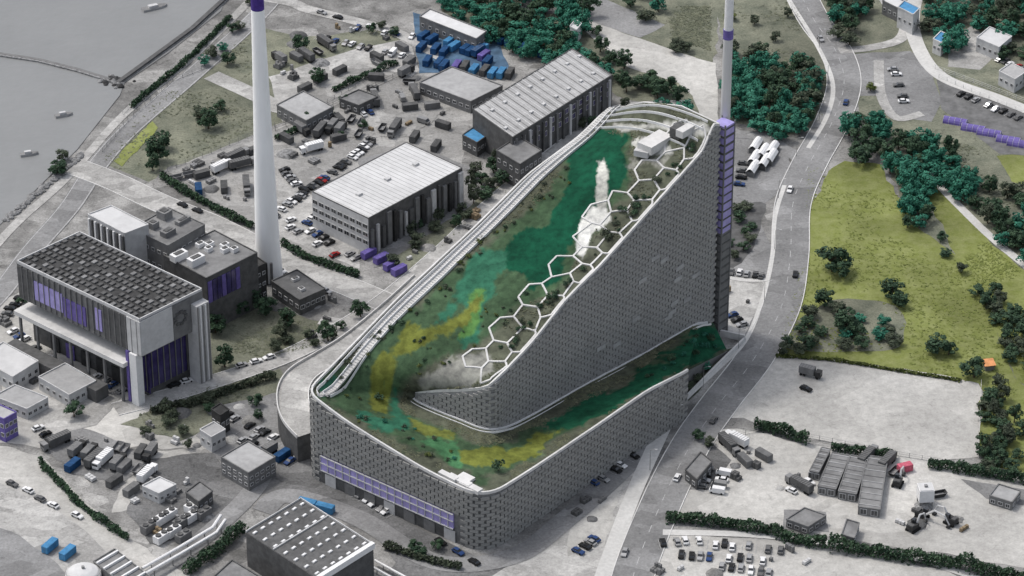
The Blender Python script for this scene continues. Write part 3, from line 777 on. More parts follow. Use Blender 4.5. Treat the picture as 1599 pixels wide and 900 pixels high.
# pale paved terrace pieces
# lift shaft at the high end: ladder of lilac glass
lp = onplane(1119, 500, Wa, WALLB); lp.z = 0
ls = MB(); lc = lp+U*1.5-V*1.0; zt = INN[-1][3]-1
ls.box((lc.x, lc.y, 0), (5.2, 5.2, zt*.5), M_wallM, ru); ls.box((lc.x, lc.y, zt*.5+.003), (5.2, 5.2, zt*.5), M_glassB, ru); lsh = ls.build('lift_shaft', hill)
fr = MB(); z = 2
while z < zt:
    fr.box((lc.x, lc.y, z), (5.5, 5.5, .55 if int(z) % 3 else .8), M_wallD, ru); z += 3.2
for sx in (-1, 1):
    for sy in (-1, 1):
        q = lc+U*2.6*sx+V*2.6*sy; fr.box((q.x, q.y, 0), (.45, .45, zt+.8), M_wallM, ru)
q = fr.build('shaft_frame', lsh); 
for o in (lsh,): pass
q.parent = lsh; q.matrix_parent_inverse = Matrix.Identity(4)
# glass band of the left front, with mullions
wd_ = (Sb-Wb).normalized(); wn_ = Vector((wd_.y, -wd_.x, 0))
if wn_.y > 0: wn_ = -wn_
t0, t1 = 6.0, (Sb-Wb).length-12
gb = MB(); A = Wb+wd_*t0+wn_*.5; B = Wb+wd_*t1+wn_*.5
gb.wallstrip([(A.x, A.y), (B.x, B.y)], 5.2, 10.6, .5, M_glassB); gbo = gb.build('window_band', hill)
mb_ = MB(); t = t0
while t < t1:
    q = Wb+wd_*t+wn_*.9; mb_.box((q.x, q.y, 5.0), (.22, .35, 5.8), M_wallL, math.atan2(wd_.y, wd_.x)); t += 3.1
for z in (4.9, 10.5, 7.8):
    A2 = Wb+wd_*t0+wn_*.95; B2 = Wb+wd_*t1+wn_*.95; mb_.wallstrip([(A2.x, A2.y), (B2.x, B2.y)], z, z+.3, .4, M_wallL)
o = mb_.build('mullions', gbo); o.matrix_parent_inverse = Matrix.Identity(4)
lb = MB(); A = Wb+wd_*t0+wn_*.4; B = Wb+wd_*t1+wn_*.4
lb.wallstrip([(A.x, A.y), (B.x, B.y)], 0.0, 4.9, .3, M_wallD); lb.build('loading_bay', hill)
for k in range(7):
    q = Wb+wd_*(t0+4+k*8.2)+wn_*.7; b = MB(); b.box((q.x, q.y, 0.03), (4.4, .3, 4.2), M_wallM if k % 3 else M_wallL, math.atan2(wd_.y, wd_.x)); b.build('roller_door', hill)
# little windows scattered over the tall wall
for (x, y) in ((1020, 405), (1034, 408), (1058, 420), (1055, 438), (1083, 432), (1050, 475), (1046, 490), (1040, 498), (990, 500), (935, 545), (960, 540), (1000, 440), (1070, 470)):
    q = onplane(x, y, Wa, WALLB)+V*.95; b = MB(); b.box((q.x, q.y, q.z), (4.2, .12, 1.5), M_roofL, ru); b.build('window', hill)
# chimney at the high end
cx, cy = lc.x+.7, lc.y+4.8
cpz = zfor(Vector((cx, cy, 0)), 200)
ch = MB(); hb = zfor(Vector((cx, cy, 0)), 60); hb2 = zfor(Vector((cx, cy, 0)), 46)
ch.lathe((cx, cy, 0), [(1.75, 0), (1.7, cpz), (1.6, hb)], M_stackG, 20, cap=False); ch.lathe((cx, cy, 0), [(1.72, hb), (1.72, hb2)], M_lilac, 20, cap=True); ch.lathe((cx, cy, 0), [(1.5, hb2), (1.45, hb2+22), (1.3, hb2+22), (1.2, hb2+21)], M_white, 20)
ch.build('chimney', hill, sm=False)
# curved elevated ramp round the left corner
rp = smooth([P(*q) for q in ((668, 436, 0.4), (616, 484, 3), (556, 533, 6), (508, 563, 8), (474, 584, 9.3), (459, 606, 10), (458, 632, 10), (467, 655, 10), (486, 676, 10))], 6)
L_, R_ = ribbon_pts(rp, 10.5); b = MB(); n = len(rp)
for j in range(n-1):
    z0, z1 = rp[j].z, rp[j+1].z
    b.face([(*R_[j], z0), (*R_[j+1], z1), (*L_[j+1], z1), (*L_[j], z0)], M_conc)
    b.face([(*R_[j], 0), (*R_[j+1], 0), (*R_[j+1], z1), (*R_[j], z0)], M_wallD); b.face([(*L_[j+1], 0), (*L_[j], 0), (*L_[j], z0), (*L_[j+1], z1)], M_wallD)
b.face([(*L_[-1], 0), (*R_[-1], 0), (*R_[-1], rp[-1].z), (*L_[-1], rp[-1].z)], M_wallD)
rt_ = thing('elevated_ramp', 'pale curved elevated driveway hugging the left corner of the green-roofed plant', 'ramp', tuple(P(453, 640)), world=True)
b.build('deck', rt_)
for E, nm in ((L_, 'guard_wall'), (R_, 'guard_wall')):
    b = MB(); b.wallstrip([tuple(p) for p in E], [max(0, p.z-.4) for p in rp], [p.z+.9 for p in rp], .35, M_off); b.build(nm, rt_)
# plants on the roof
rs = random.Random(3); rb = []
def roofplant(px, py, h, w, kind, bush=True):
    p = roofpt(px, py)
    if p is None: return None
    o = plant((p.x, p.y, p.z-.15), h, w, kind, '', bush, rs); rb.append(o); return o
def roofset(poly, n, what, where, group, hmin=.8, hmax=2.2, kinds=('grey', 'dark'), seed=0):
    global rb
    rb = []; k = 0; r2 = random.Random(seed); xs = [p[0] for p in poly]; ys = [p[1] for p in poly]
    while k < n:
        x, y = r2.uniform(min(xs), max(xs)), r2.uniform(min(ys), max(ys))
        if inpoly(x, y, poly): 
            h = r2.uniform(hmin, hmax); roofplant(x, y, h, h*r2.uniform(1.2, 1.9), r2.choice(kinds)); k += 1
    ordinals(rb, what, where, group)
roofset([(500, 595), (600, 510), (720, 400), (850, 285), (905, 240), (890, 290), (760, 385), (690, 470), (580, 545), (560, 640)], 60, 'low grey-green shrub', 'on the roof between walkway and green slope', 'shrubs beside the roof walkway', .7, 1.7, ('grey', 'grey', 'olive', 'dark'), 2)
roofset([(1090, 212), (1040, 262), (960, 340), (930, 395), (880, 440), (820, 500), (770, 545), (800, 545), (880, 455), (1000, 330), (1095, 235)], 46, 'dark planting clump', 'inside the pale hexagon borders on the roof', 'planting in the hexagon borders', 1, 2.6, ('dark', 'grey', 'dark'), 3)
roofset([(640, 520), (760, 480), (830, 450), (800, 500), (740, 560), (650, 590)], 24, 'grey low shrub', 'on the roof above the pale hexagons', 'shrubs above the hexagons', .6, 1.4, ('grey', 'olive', 'dark'), 4)
roofset([(600, 650), (700, 690), (760, 745), (720, 740), (560, 660), (520, 620)], 18, 'small shrub', 'on the near left roof edge', 'shrubs by the near roof edge', .7, 1.6, ('grey', 'teal', 'olive'), 5)
roofset([(1000, 600), (1040, 560), (1090, 520), (1140, 535), (1080, 560)], 20, 'teal shrub', 'on the low end of the green ramp', 'shrubs at the ramp end', 1, 2.4, ('teal', 'dark'), 6)
rb = []; roofplant(778, 735, 4.5, 5, 'dark', True); ordinals(rb, 'dark round bush', 'at the near corner of the green roof', 'x')
rb = []; roofplant(592, 625, 2.6, 4, 'dark', True); ordinals(rb, 'dark round bush', 'on the olive strip of the roof', 'x')

# ------------------------------------------------------------------ windows, generic buildings
WM = {}
def win_mesh(w, h, gm=None, fm=None):
    gm = gm or M_glass; fm = fm or M_wallL; k = (round(w, 2), round(h, 2), gm.name, fm.name)
    if k not in WM:
        b = MB(); t = .14
        b.box((0, 0, t), (w-2*t, .10, h-2*t), gm)
        for x, z, ww, hh in ((0, 0, w, t), (0, h-t, w, t)): b.box((x, 0, z), (ww, .22, hh), fm)
        for x in (-w/2+t/2, w/2-t/2, 0): b.box((x, 0, t), (t if x else .08, .2, h-2*t), fm)
        me = bpy.data.meshes.new('window'); me.from_pydata(b.v, [], b.f)
        for m in b.mats: me.materials.append(m)
        me.polygons.foreach_set('material_index', b.m); me.update(); WM[k] = me
    return WM[k]
def child(name, me, parent, loc, rz=0):
    o = bpy.data.objects.new(name, me); COL.objects.link(o); o.parent = parent
    if parent.get('_w'): o.matrix_parent_inverse = Matrix.Translation(-Vector(parent.location))
    o.location = loc; o.rotation_euler = (0, 0, rz); return o
def windows(parent, A, B, z0, z1, cols, rows, w, h, gm=None, fm=None, name='window', inset=0.0):
    d = (B-A); d.z = 0; L = d.length; d.normalize(); n = Vector((d.y, -d.x, 0)); rz = math.atan2(d.y, d.x); me = win_mesh(w, h, gm, fm)
    for r in range(rows):
        for c in range(cols):
            q = A+d*(L*(c+.5)/cols)+n*.06; child(name, me, parent, (q.x, q.y, lerp(z0, z1, (r+.5)/rows)-h/2), rz)
def par(L, F, Rr, h):
    L = P(*L, h); F = P(*F, h); Rr = P(*Rr, h); B = L+Rr-F
    for p in (L, F, Rr, B): p.z = 0
    return L, F, Rr, B
def bld(label, L, F, Rr, h, wall=None, roof=None, z0=0, cat='building', name='building', parapet=.5, wins=None, group=None, lwall=None):
    """L,F,Rr = left, near, right roof corners in the photograph, h = height"""
    L, F, Rr, B = par(L, F, Rr, h); wall = wall or M_wallM; roof = roof or M_roofM
    c = (L+F+Rr+B)/4; t = thing(name, label, cat, (c.x, c.y, 0), 0, group, world=True)
    b = MB(); b.prism([p[:2] for p in (L, F, Rr, B)], z0, h, wall)
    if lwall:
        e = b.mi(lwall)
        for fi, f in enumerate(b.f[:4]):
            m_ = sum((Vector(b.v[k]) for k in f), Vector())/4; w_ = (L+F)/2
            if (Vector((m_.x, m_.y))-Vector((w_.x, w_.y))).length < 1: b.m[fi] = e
    b.build('walls', t)
    b = MB(); q = [p.lerp(c, .012) for p in (L, F, Rr, B)]; b.prism([p[:2] for p in q], h+.003, h+.12, roof); ro_ = b.build('roof', t)
    if parapet:
        b = MB(); pts = [p.lerp(c, .006) for p in (L, F, Rr, B, L)]
        for i in range(4): b.wallstrip([tuple(pts[i][:2]), tuple(pts[i+1][:2])], h+.002*(i+1), h+parapet+.002*i, .35, wall)
        b.build('parapet', t)
    if wins:
        cols1, cols2, rows, w, hh = wins; windows(t, L, F, 1.0, h-1, cols1, rows, w, hh); windows(t, F, Rr, 1.0, h-1, cols2, rows, w, hh)
    return t, L, F, Rr, B
def vents(t, L, F, B, Rr, h, spots, m=None, name='roof_unit'):
    m = m or M_wallL
    for (u, v, a, c_, z) in spots:
        q = F+(L-F)*u+(Rr-F)*v; rz = math.atan2((Rr-F).y, (Rr-F).x); b = MB(); b.box((q.x, q.y, h+.1), (a, c_, z), m, rz); b.box((q.x, q.y, h+.1+z+.003), (a*.6, c_*.6, .25), M_wallD, rz); b.build(name, t)

# --- white-roofed hall with dark finned front
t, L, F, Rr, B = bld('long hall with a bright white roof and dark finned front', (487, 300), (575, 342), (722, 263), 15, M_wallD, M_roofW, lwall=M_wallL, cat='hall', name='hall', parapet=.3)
rr = random.Random(4); d = (Rr-F).normalized(); n = Vector((d.y, -d.x, 0)); Lh = (Rr-F).length
for k in range(17):
    q = F+d*(Lh*(k+.5)/17)+n*.5; b = MB(); hh = rr.uniform(9, 14.3); b.box((q.x, q.y, 0), (rr.uniform(.9, 2.3), .9, hh), [M_wallM, M_wallL, M_wallD, M_wallM, M_black][k % 5], math.atan2(d.y, d.x)); b.build('facade_fin', t)
windows(t, L, F, 3, 13, 9, 3, 2.6, 1.8)
b = MB(); rdg = [(L+F)/2, (B+Rr)/2]
for k in range(24):
    q = (L+(B-L)*(k+.5)/24); q2 = (F+(Rr-F)*(k+.5)/24); b.wallstrip([tuple(q[:2]), tuple(q2[:2])], 15.12, 15.2, .12, M_roofL)
b.build('roof_seams', t)
for k in range(3): b = MB(); q = F.lerp(Rr, .2+.3*k).lerp(L, .0)+(L-F)*.5; b.box((q.x, q.y, 15.12), (2.2, 1.6, .8), M_wallL, math.atan2(d.y, d.x)); b.build('roof_unit', t)
# --- second long hall behind
t, L, F, Rr, B = bld('long grey-roofed industrial hall behind the sloping roof, rows of vents on top', (738, 172), (800, 216), (956, 118), 14, M_wallD, M_roofL, cat='hall', name='hall', parapet=.4)
d = (Rr-F).normalized(); n = Vector((d.y, -d.x, 0)); Lh = (Rr-F).length
for k in range(15):
    q = F+d*(Lh*(k+.5)/15)+n*.4; b = MB(); b.box((q.x, q.y, 0), (1.1, .7, 13), [M_wallM, M_wallD, M_wallL][k % 3], math.atan2(d.y, d.x)); b.build('facade_fin', t)
windows(t, F, Rr, 5, 13, 14, 2, 2.2, 2.2, M_glassD)
b = MB()
for k in range(34):
    q = (L+(B-L)*(k+.5)/34); q2 = (F+(Rr-F)*(k+.5)/34); b.wallstrip([tuple(q[:2]), tuple(q2[:2])], 14.12, 14.3, .25, M_roofM if k % 2 else M_roofW)
b.build('roof_seams', t)
for k in range(16): b = MB(); q = F+(L-F)*(.25+.5*(k % 2))+(Rr-F)*((k+.5)/16); b.box((q.x, q.y, 14.12), (1.6, 1.2, .7), M_wallL, math.atan2(d.y, d.x)); b.build('roof_vent', t)
# --- small hall between
bld('low dark annex at the near end of the grey-roofed hall', (775, 236), (812, 258), (846, 236), 11, M_wallD, M_roofM, wins=(4, 5, 2, 1.6, 1.6))
# --- far white-roofed shed
t, L, F, Rr, B = bld('narrow white-roofed shed beside the blue yard at the top', (655, 27), (744, 62), (760, 50), 6, M_wallM, M_roofW, cat='shed', name='shed', wins=(8, 2, 1, 1.5, 1.5))
bld('pale flat-roofed shed in the yard north of the white-roofed hall', (655, 130), (735, 160), (785, 135), 5, M_wallM, M_roofL, cat='shed', name='shed', wins=(8, 5, 1, 1.8, 1.4))
bld('long low pale shed behind the tall white stack', (432, 165), (478, 190), (520, 168), 5, M_wallM, M_roofL, cat='shed', name='shed', wins=(5, 5, 1, 1.6, 1.4))
bld('small blue-roofed shed north of the white-roofed hall', (722, 212), (745, 224), (762, 212), 6, M_wallD, M_blueL, cat='shed', name='shed', wins=(3, 3, 1, 1.4, 1.4))
bld('small dark shed by the yard fence at the top', (530, 155), (560, 166), (590, 152), 4, M_wallD, M_roofM, cat='shed', name='shed', wins=(3, 3, 1, 1.4, 1.4))
# --- old power station at the left
H1 = 34
L, F, Rr, B = par((26, 410), (218, 502), (316, 454), H1); c = (L+F+Rr+B)/4
op = thing('old_power_station', 'blocky old power station with dark grid roof and white corner column, left of the stack', 'building', (c.x, c.y, 0), world=True)
dl = (L-F).normalized(); dr = (Rr-F).normalized(); nl = Vector((-dl.y, dl.x, 0)); nl = nl if nl.y < 0 else -nl; nr = Vector((dr.y, -dr.x, 0))
rzl = math.atan2(dl.y, dl.x); rzr = math.atan2(dr.y, dr.x); LL = (L-F).length; LR = (Rr-F).length
b = MB(); b.prism([p[:2] for p in (L, F, Rr, B)], 20, H1, M_wallM); b.build('upper_walls', op)
ins = [L-nl*5, F-nl*5-nr*4, Rr-nr*4, B]
b = MB(); b.prism([p[:2] for p in ins], 0, 19.99, M_wallD); b.build('lower_walls', op)
b = MB(); b.prism([p.lerp(c, .01)[:2] for p in (L, F, Rr, B)], H1+.003, H1+.2, M_roofD); rf_ = b.build('roof', op)
b = MB()
for i in range(23):
    for j in range(9):
        if (i*7+j*3) % 11 == 0: continue
        q = F+(L-F)*((i+.5)/23)+(Rr-F)*((j+.5)/9); b.box((q.x, q.y, H1+.2), (LL/23*.55, LR/9*.62, .5), mat('rooflight_dark', g(.10), var=.3, scale=.3) if (i+j) % 5 else M_roofM, rzl)
b.build('skylight_grid', op)
b = MB()
for a_, c_ in ((L, F), (F, Rr), (Rr, B), (B, L)): b.wallstrip([tuple(a_.lerp(c, .008)[:2]), tuple(c_.lerp(c, .008)[:2])], H1-.3, H1+.9, .4, M_wallL)
b.build('parapet', op)
def panel(t, A, d, n, s0, s1, z0, z1, th, m, name):
    q = A+d*((s0+s1)/2)+n*(th/2+.02); b = MB(); b.box((q.x, q.y, z0), (abs(s1-s0), th, z1-z0), m, math.atan2(d.y, d.x)); return b.build(name, t)
panel(op, F, dl, nl, .5, LL*.30, 20.3, H1-.6, .3, M_wallD, 'facade_panel')
panel(op, F, dl, nl, LL*.31, LL*.36, 22.5, H1-3, .3, M_glassB, 'window')
panel(op, F, dl, nl, LL*.44, LL*.62, 21.5, 29, .3, M_lilac, 'window')
panel(op, F, dl, nl, LL*.63, LL*.86, 22.5, 30, .3, M_glassB, 'window')
panel(op, F, dl, nl, LL*.87, LL*.995, 20.5, H1-1, .3, M_wallD, 'facade_panel')
for k in range(22): panel(op, F, dl, nl, LL*(.02+k*.0445), LL*(.02+k*.0445)+.3, 20.3, H1-.4, .5, M_wallM, 'mullion')
panel(op, F, dr, nr, .0, LR*.50, 20.5, H1-.2, .4, M_wallL, 'white_panel'); panel(op, F, dl, nl, -.3, 6, 20.5, H1-.2, .45, M_wallL, 'white_panel')
panel(op, F, dr, nr, LR*.51, LR*.78, 20.5, H1-.5, .3, M_wallM, 'facade_panel')
b = MB(); q = F+dr*(LR*.62)+nr*.5
for k in range(9): a_ = k*2*math.pi/9; b.box((q.x+dr.x*2.3*math.cos(a_), q.y+dr.y*2.3*math.cos(a_), 27.5+2.3*math.sin(a_)), (1.3, .5, 1.0), M_wallD, rzr)
b.build('round_vent', op)
panel(op, F-nr*4, dr, nr, 3, LR*.80, 3, 19.8, .3, M_glassD, 'glass_wall')
for k in range(8): panel(op, F-nr*3.6, dr, nr, 4+k*LR*.095, 4.3+k*LR*.095, 3, 19.8, .3, M_wallM, 'mullion')
panel(op, F-nl*5, dl, nl, 2, 6, 2, 19, .3, M_glassD, 'glass_wall')
q = F+dl*1.6-nr*1.6; b = MB(); b.box((q.x, q.y, 0), (3.2, 3.0, 20.3), M_white, rzl); b.build('corner_column', op)
q = q+dl*3.0; b = MB(); b.box((q.x, q.y, 0), (1.2, 2.4, 20.3), M_lilac, rzl); b.build('corner_column', op)
q = Rr-dr*2.6+nr*.2
b = MB(); b.box((q.x, q.y, 0), (5.4, 5.4, H1-3), M_wallL, rzr); b.build('rear_tower', op)
for k in range(5): panel(op, Rr+nr*2.9, -dr, nr, .3+k*1.1, .75+k*1.1, .5, H1-3.4, .3, M_white if k % 2 else M_steel, 'tower_rib')
b = MB(); A_ = F+dl*8+nl*2; B_ = L+dl*0+nl*2
b.prism([tuple(x[:2]) for x in (F+dl*6+nl*3.2, L+nl*3.2, L-nl*5, F+dl*6-nl*5)], 14.6, 16.2, M_off); b.build('canopy', op)
for k in range(7): q = F+dl*(8+k*(LL-10)/6)+nl*2.2; b = MB(); b.box((q.x, q.y, 0), (.8, .8, 14.59), M_wallM, rzl); b.build('canopy_column', op)
for k in range(6): panel(op, F-nl*4.9, dl, nl, 9+k*7.4, 13+k*7.4, .1, 6, .3, M_lilac if k == 4 else M_black, 'gate')
b = MB(); b.prism([tuple(x[:2]) for x in (F+dl*14+nl*9, L+nl*9, L+nl*3.3, F+dl*14+nl*3.3)], 0, 5, M_wallD); b.build('dark_annex', op)
# blocks behind it
t, L, F, Rr, B = bld('tall white-roofed block with ribbed side behind the dark grid roof', (137, 336), (195, 366), (232, 352), 30, M_wallL, M_roofW, parapet=.5)
d = (F-L).normalized(); n = Vector((d.y, -d.x, 0))
for k in range(12): q = L+d*((F-L).length*(k+.5)/12)+n*.3; b = MB(); b.box((q.x, q.y, 0), (.7, .6, 29), M_wallD if k % 2 else M_white, math.atan2(d.y, d.x)); b.build('facade_rib', t)
t, L, F, Rr, B = bld('grey rooftop block with machinery between white-roofed block and stack', (205, 358), (262, 385), (320, 352), 26, M_wallM, M_roofM, wins=(6, 6, 4, 1.6, 1.4))
vents(t, L, F, B, Rr, 26, [(.3, .3, 5, 3, 2), (.7, .3, 3, 3, 2.5), (.4, .8, 6, 2, 1.5), (.8, .7, 4, 4, 3)], M_roofM)
t, L, F, Rr, B = bld('low block with white roof machines and lilac front beside the stack', (255, 400), (322, 436), (402, 396), 22, M_wallD, M_roofM)
vents(t, L, F, B, Rr, 22, [(.75, .1, 6, 3, 2.5), (.45, .18, 6, 3, 2.8), (.8, .55, 3, 2, 1.6), (.7, .65, 3, 2, 1.6), (.6, .55, 2.5, 2, 1.6), (.5, .78, 3, 2, 1.6), (.4, .7, 3, 2, 1.6), (.3, .8, 2.5, 2, 1.6)], M_white)
d = (Rr-F).normalized(); n = Vector((d.y, -d.x, 0)); Lh = (Rr-F).length
for k in range(7): panel(t, F, d, n, Lh*.02+k*Lh*.09, Lh*.02+k*Lh*.09+Lh*.075, 12, 20.5, .3, M_glassD if k % 3 else M_lilac, 'window')
bld('dark machine house at the foot of the stack', (372, 410), (392, 424), (415, 412), 15, M_black, M_roofD, wins=(3, 3, 3, 1.4, 1.4))
t, L, F, Rr, B = bld('low flat dark roof in front of the stack foot', (424, 440), (468, 470), (508, 452), 6, M_wallD, mat('roof_slate', g(.12), var=.15, scale=.4), wins=(5, 5, 1, 1.8, 1.6))
vents(t, L, F, B, Rr, 6, [(.3, .4, 2, 2, 1), (.7, .6, 3, 1.5, 1)])
# --- tall white stack
sb = P(420, 432); sc_ = thing('tall_stack', 'tall tapering white concrete stack with a dark band, left of the halls', 'chimney', (sb.x, sb.y, 0))
zz = zfor(sb, 14); b = MB(); prof = [(5.1, 0), (4.4, zz*.12), (3.8, zz*.35), (3.0, zz*.65), (2.25, zz)]; b.lathe((0, 0, 0), prof, M_stack, 28, cap=False); b.build('shaft', sc_, sm=True)
b = MB(); b.lathe((0, 0, 0), [(2.3, zz), (2.25, zz+8)], M_band, 28, cap=False); b.build('dark_band', sc_, sm=True)
b = MB(); b.lathe((0, 0, 0), [(2.2, zz+8), (2.1, zz+20), (1.7, zz+20), (1.6, zz+18)], M_stack, 28); b.build('rim', sc_)
for k in range(5): b = MB(); a_ = -2.6+k*.32; b.box((5.7*math.cos(a_), 5.7*math.sin(a_), 0), (.7, .9, 9), M_black if k % 2 else M_wallM, a_); b.build('base_rib', sc_)
b = MB(); b.wallstrip([(5.0*math.cos(-.3), 5.0*math.sin(-.3)), (5.02*math.cos(-.27), 5.02*math.sin(-.27))], 0, 2, .3, M_black)
for zr in ():
    r_ = interp(zz*zr, [p[1] for p in prof], [p[0] for p in prof]); b2 = MB(); b2.lathe((0, 0, zz*zr), [(r_, -.3), (r_+.35, -.3), (r_+.35, .1), (r_, .1)], M_off, 28, cap=False); b2.build('service_ring', sc_)
# --- workshop with skylights at the bottom
t, L, F, Rr, B = bld('flat dark roof dotted with small white skylights at the bottom edge', (384, 832), (497, 906), (583, 852), 13, M_wallD, mat('roof_felt', g(.115), var=.2, scale=.5, big=(.1, .2)), parapet=0)
b = MB(); b.wallstrip([tuple(F[:2]), tuple(Rr[:2])], 12.2, 14.3, 1.5, M_white); b.build('eaves_beam', t)
b = MB(); b.wallstrip([tuple(L[:2]), tuple(B[:2]), tuple(Rr[:2])], 12.9, 13.7, .35, M_wallL); b.build('parapet', t)
b = MB(); b.wallstrip([tuple(F.lerp(L, .62)[:2]), tuple(Rr.lerp(B, .62)[:2])], 13.1, 13.6, .35, M_wallL); b.build('roof_kerb', t)
for i in range(7):
    for j in range(7):
        q = F+(L-F)*((i+.5)/7)+(Rr-F)*((j+.5)/7); b = MB(); b.box((q.x, q.y, 13.1), (1.7, .9, .4), M_wallL, 0.9); b.box((q.x, q.y, 13.503), (1.4, .7, .12), M_white, 0.9); b.build('skylight', t)
t, L2, F2, R2, B2 = bld('low dark block with pale pipes left of the skylight roof', (330, 905), (420, 960), (452, 930), 9, M_wallD, M_roofM)
t, L, F, Rr, B = bld('ribbed pale roof beside the round tank in the bottom corner', (146, 878), (205, 925), (238, 905), 7, M_wallM, M_roofM)
for k in range(6): b = MB(); q = F.lerp(L, k/5.5); q2 = Rr.lerp(B, k/5.5); b.wallstrip([tuple(q[:2]), tuple(q2[:2])], 7.1, 7.9, .6, M_white); b.build('roof_rib', t)
# --- cooling plant and compound at bottom left
def pipe(label, pts, r, m=M_white, z=3, posts=True, cat='pipe'):
    w = [P(x, y, z) for x, y in pts]; t = thing('pipeline', label, cat, (w[0].x, w[0].y, 0), world=True)
    b = MB(); b.tube(w, r, m, 8); b.build('pipe', t)
    if posts:
        for i in range(len(w)-1):
            L_ = (w[i+1]-w[i]).length; n_ = max(1, int(L_/7))
            for k in range(n_): q = w[i].lerp(w[i+1], (k+.5)/n_); b = MB(); b.box((q.x, q.y, 0), (.3, .3, z-r), M_steel); b.build('support', t)
    return t
pipe('white pipe, upper one of the pair running to the round tank', [(222, 888), (280, 855), (332, 824), (345, 805)], .55)
pipe('white pipe, lower one of the pair running to the round tank', [(226, 897), (284, 864), (338, 832), (352, 812)], .55)
pipe('thin pale pipe in front of the skylight roof', [(585, 875), (640, 905), (690, 930)], .4, z=2)
pipe('second thin pale pipe in front of the skylight roof', [(575, 882), (630, 912), (680, 940)], .4, z=2)
tk = P(130, 892, 7); o = thing('tank', 'round white domed storage tank in the bottom left corner', 'tank', (tk.x, tk.y, 0)); b = MB(); b.lathe((0, 0, 0), [(5.6, 0), (5.6, 6), (5.4, 6.3)], M_white, 28, cap=False); b.build('shell', o); b = MB(); b.lathe((0, 0, 6.3), [(5.5, 0), (4.6, .8), (2.8, 1.5), (.6, 1.8)], M_roofW, 28); b.build('dome', o)
b = MB(); b.lathe((0, 0, 8.1), [(.5, 0), (.5, .8)], M_steel, 10); b.build('hatch', o)
b = MB()
for k in range(12): a_ = k*math.pi/6; b.tube([(5.5*math.cos(a_), 5.5*math.sin(a_), 6.3), (5.5*math.cos(a_), 5.5*math.sin(a_), 7.2)], .05, M_steel, 4)
b.lathe((0, 0, 7.15), [(5.55, 0), (5.55, .1), (5.4, .1)], M_steel, 28, cap=False); b.build('railing', o)
rr = random.Random(11)
cu = []
for k, (x, y) in enumerate(((232, 822), (248, 812), (264, 802), (282, 815), (298, 806), (300, 790), (318, 800), (316, 782), (270, 828), (286, 836), (252, 838))):
    p = P(x, y, 2); o = thing('cooling_unit', '', 'cooler', (p.x, p.y, 0), ru+.02); cu.append(o); b = MB(); b.box((0, 0, .4), (5.2, 2.6, 2.6), M_white if k % 3 else M_wallM); b.build('casing', o)
    for sx in (-1.3, 1.3): b = MB(); b.lathe((sx, 0, 3.0), [(1.0, 0), (.9, .5), (.8, .5), (.2, .2)], M_wallD, 12); b.build('fan', o)
    b = MB(); 
    for sx in (-2.2, 2.2): b.box((sx, 0, 0), (.3, 2.4, .4), M_steel)
    b.build('feet', o)
ordinals(cu, 'pale twin-fan cooling unit', 'in the compound above the white pipes', 'cooling units in the compound')
bld('small white plant room in the compound above the pipes', (222, 760), (248, 772), (275, 758), 4, M_wallL, M_roofW, wins=(3, 3, 1, 1.2, 1.2))
bld('dark shed at the top of the compound', (290, 770), (310, 785), (332, 768), 5, M_wallD, M_roofM, wins=(3, 3, 1, 1.2, 1.2))
bld('pale lattice-like block on the left of the plant corner', (345, 715), (388, 740), (430, 715), 7, M_wallM, M_roofL, wins=(5, 5, 2, 1.4, 1.2))
bld('square pale kiosk near the planted plot', (312, 672), (330, 684), (352, 672), 6, M_wallL, M_roofL, wins=(2, 3, 1, 1.4, 1.4))
bld('tall dark kiosk with lilac door behind the pale kiosk', (330, 640), (344, 650), (358, 641), 8, M_black, M_roofD, wins=(2, 2, 1, 1.5, 2))
bld('lilac-fronted block at the left edge', (-30, 640), (6, 656), (26, 645), 9, M_lilac, M_roofL, wins=(5, 3, 2, 1.4, 1.6))
bld('pale flat-roofed office at the left edge', (-35, 560), (20, 590), (60, 565), 6, M_wallL, M_roofW, wins=(6, 4, 1, 1.6, 1.6))
bld('pale terrace block in front of the old power station', (60, 590), (108, 618), (150, 596), 5, M_wallL, M_roofL, wins=(5, 5, 1, 1.6, 1.4))
bld('low pale block near the left edge beside the yard', (-10, 620), (42, 640), (75, 622), 4, M_wallL, M_roofL, wins=(5, 4, 1, 1.6, 1.4))

# --- right side: striped storage sheds, tents, house
tl = []
for k, (L, F, Rr) in enumerate((((1264, 736), (1278, 739), (1297, 702)), ((1277, 760), (1305, 765), (1327, 712)), ((1309, 768), (1337, 773), (1356, 716)), ((1340, 792), (1374, 797), (1386, 716)))):
    t, l, f, r, B = bld(['short grey flat shed, leftmost of the four in the gravel lot', 'grey flat shed, second of the four in the gravel lot', 'grey flat shed, third of the four in the gravel lot', 'longest grey flat shed, rightmost of the four in the gravel lot'][k], L, F, Rr, 3, M_wallM, M_roofM, cat='shed', name='storage_shed', parapet=.3, group='storage sheds in the gravel lot')
    for i in range(9): b = MB(); q = f.lerp(r, (i+.5)/9); q2 = l.lerp(B, (i+.5)/9); b.wallstrip([tuple(q[:2]), tuple(q2[:2])], 3.12, 3.3, .3, M_wallM if i % 2 else M_roofL); b.build('roof_rib', t)
    windows(t, l, f, .3, 2.8, 2, 1, 2.2, 2.2, M_wallD, M_wallL, 'gate')
bld('low grey shed beside the hedge in the lower gravel lot', (1228, 812), (1262, 824), (1290, 806), 3, M_wallM, M_roofM, cat='shed', name='shed', wins=(3, 3, 1, 1.6, 1.4))
bld('square grey shed right of the low grey shed by the hedge', (1314, 836), (1334, 842), (1342, 818), 3, M_wallM, M_roofM, cat='shed', name='shed', wins=(2, 3, 1, 1.6, 1.4))
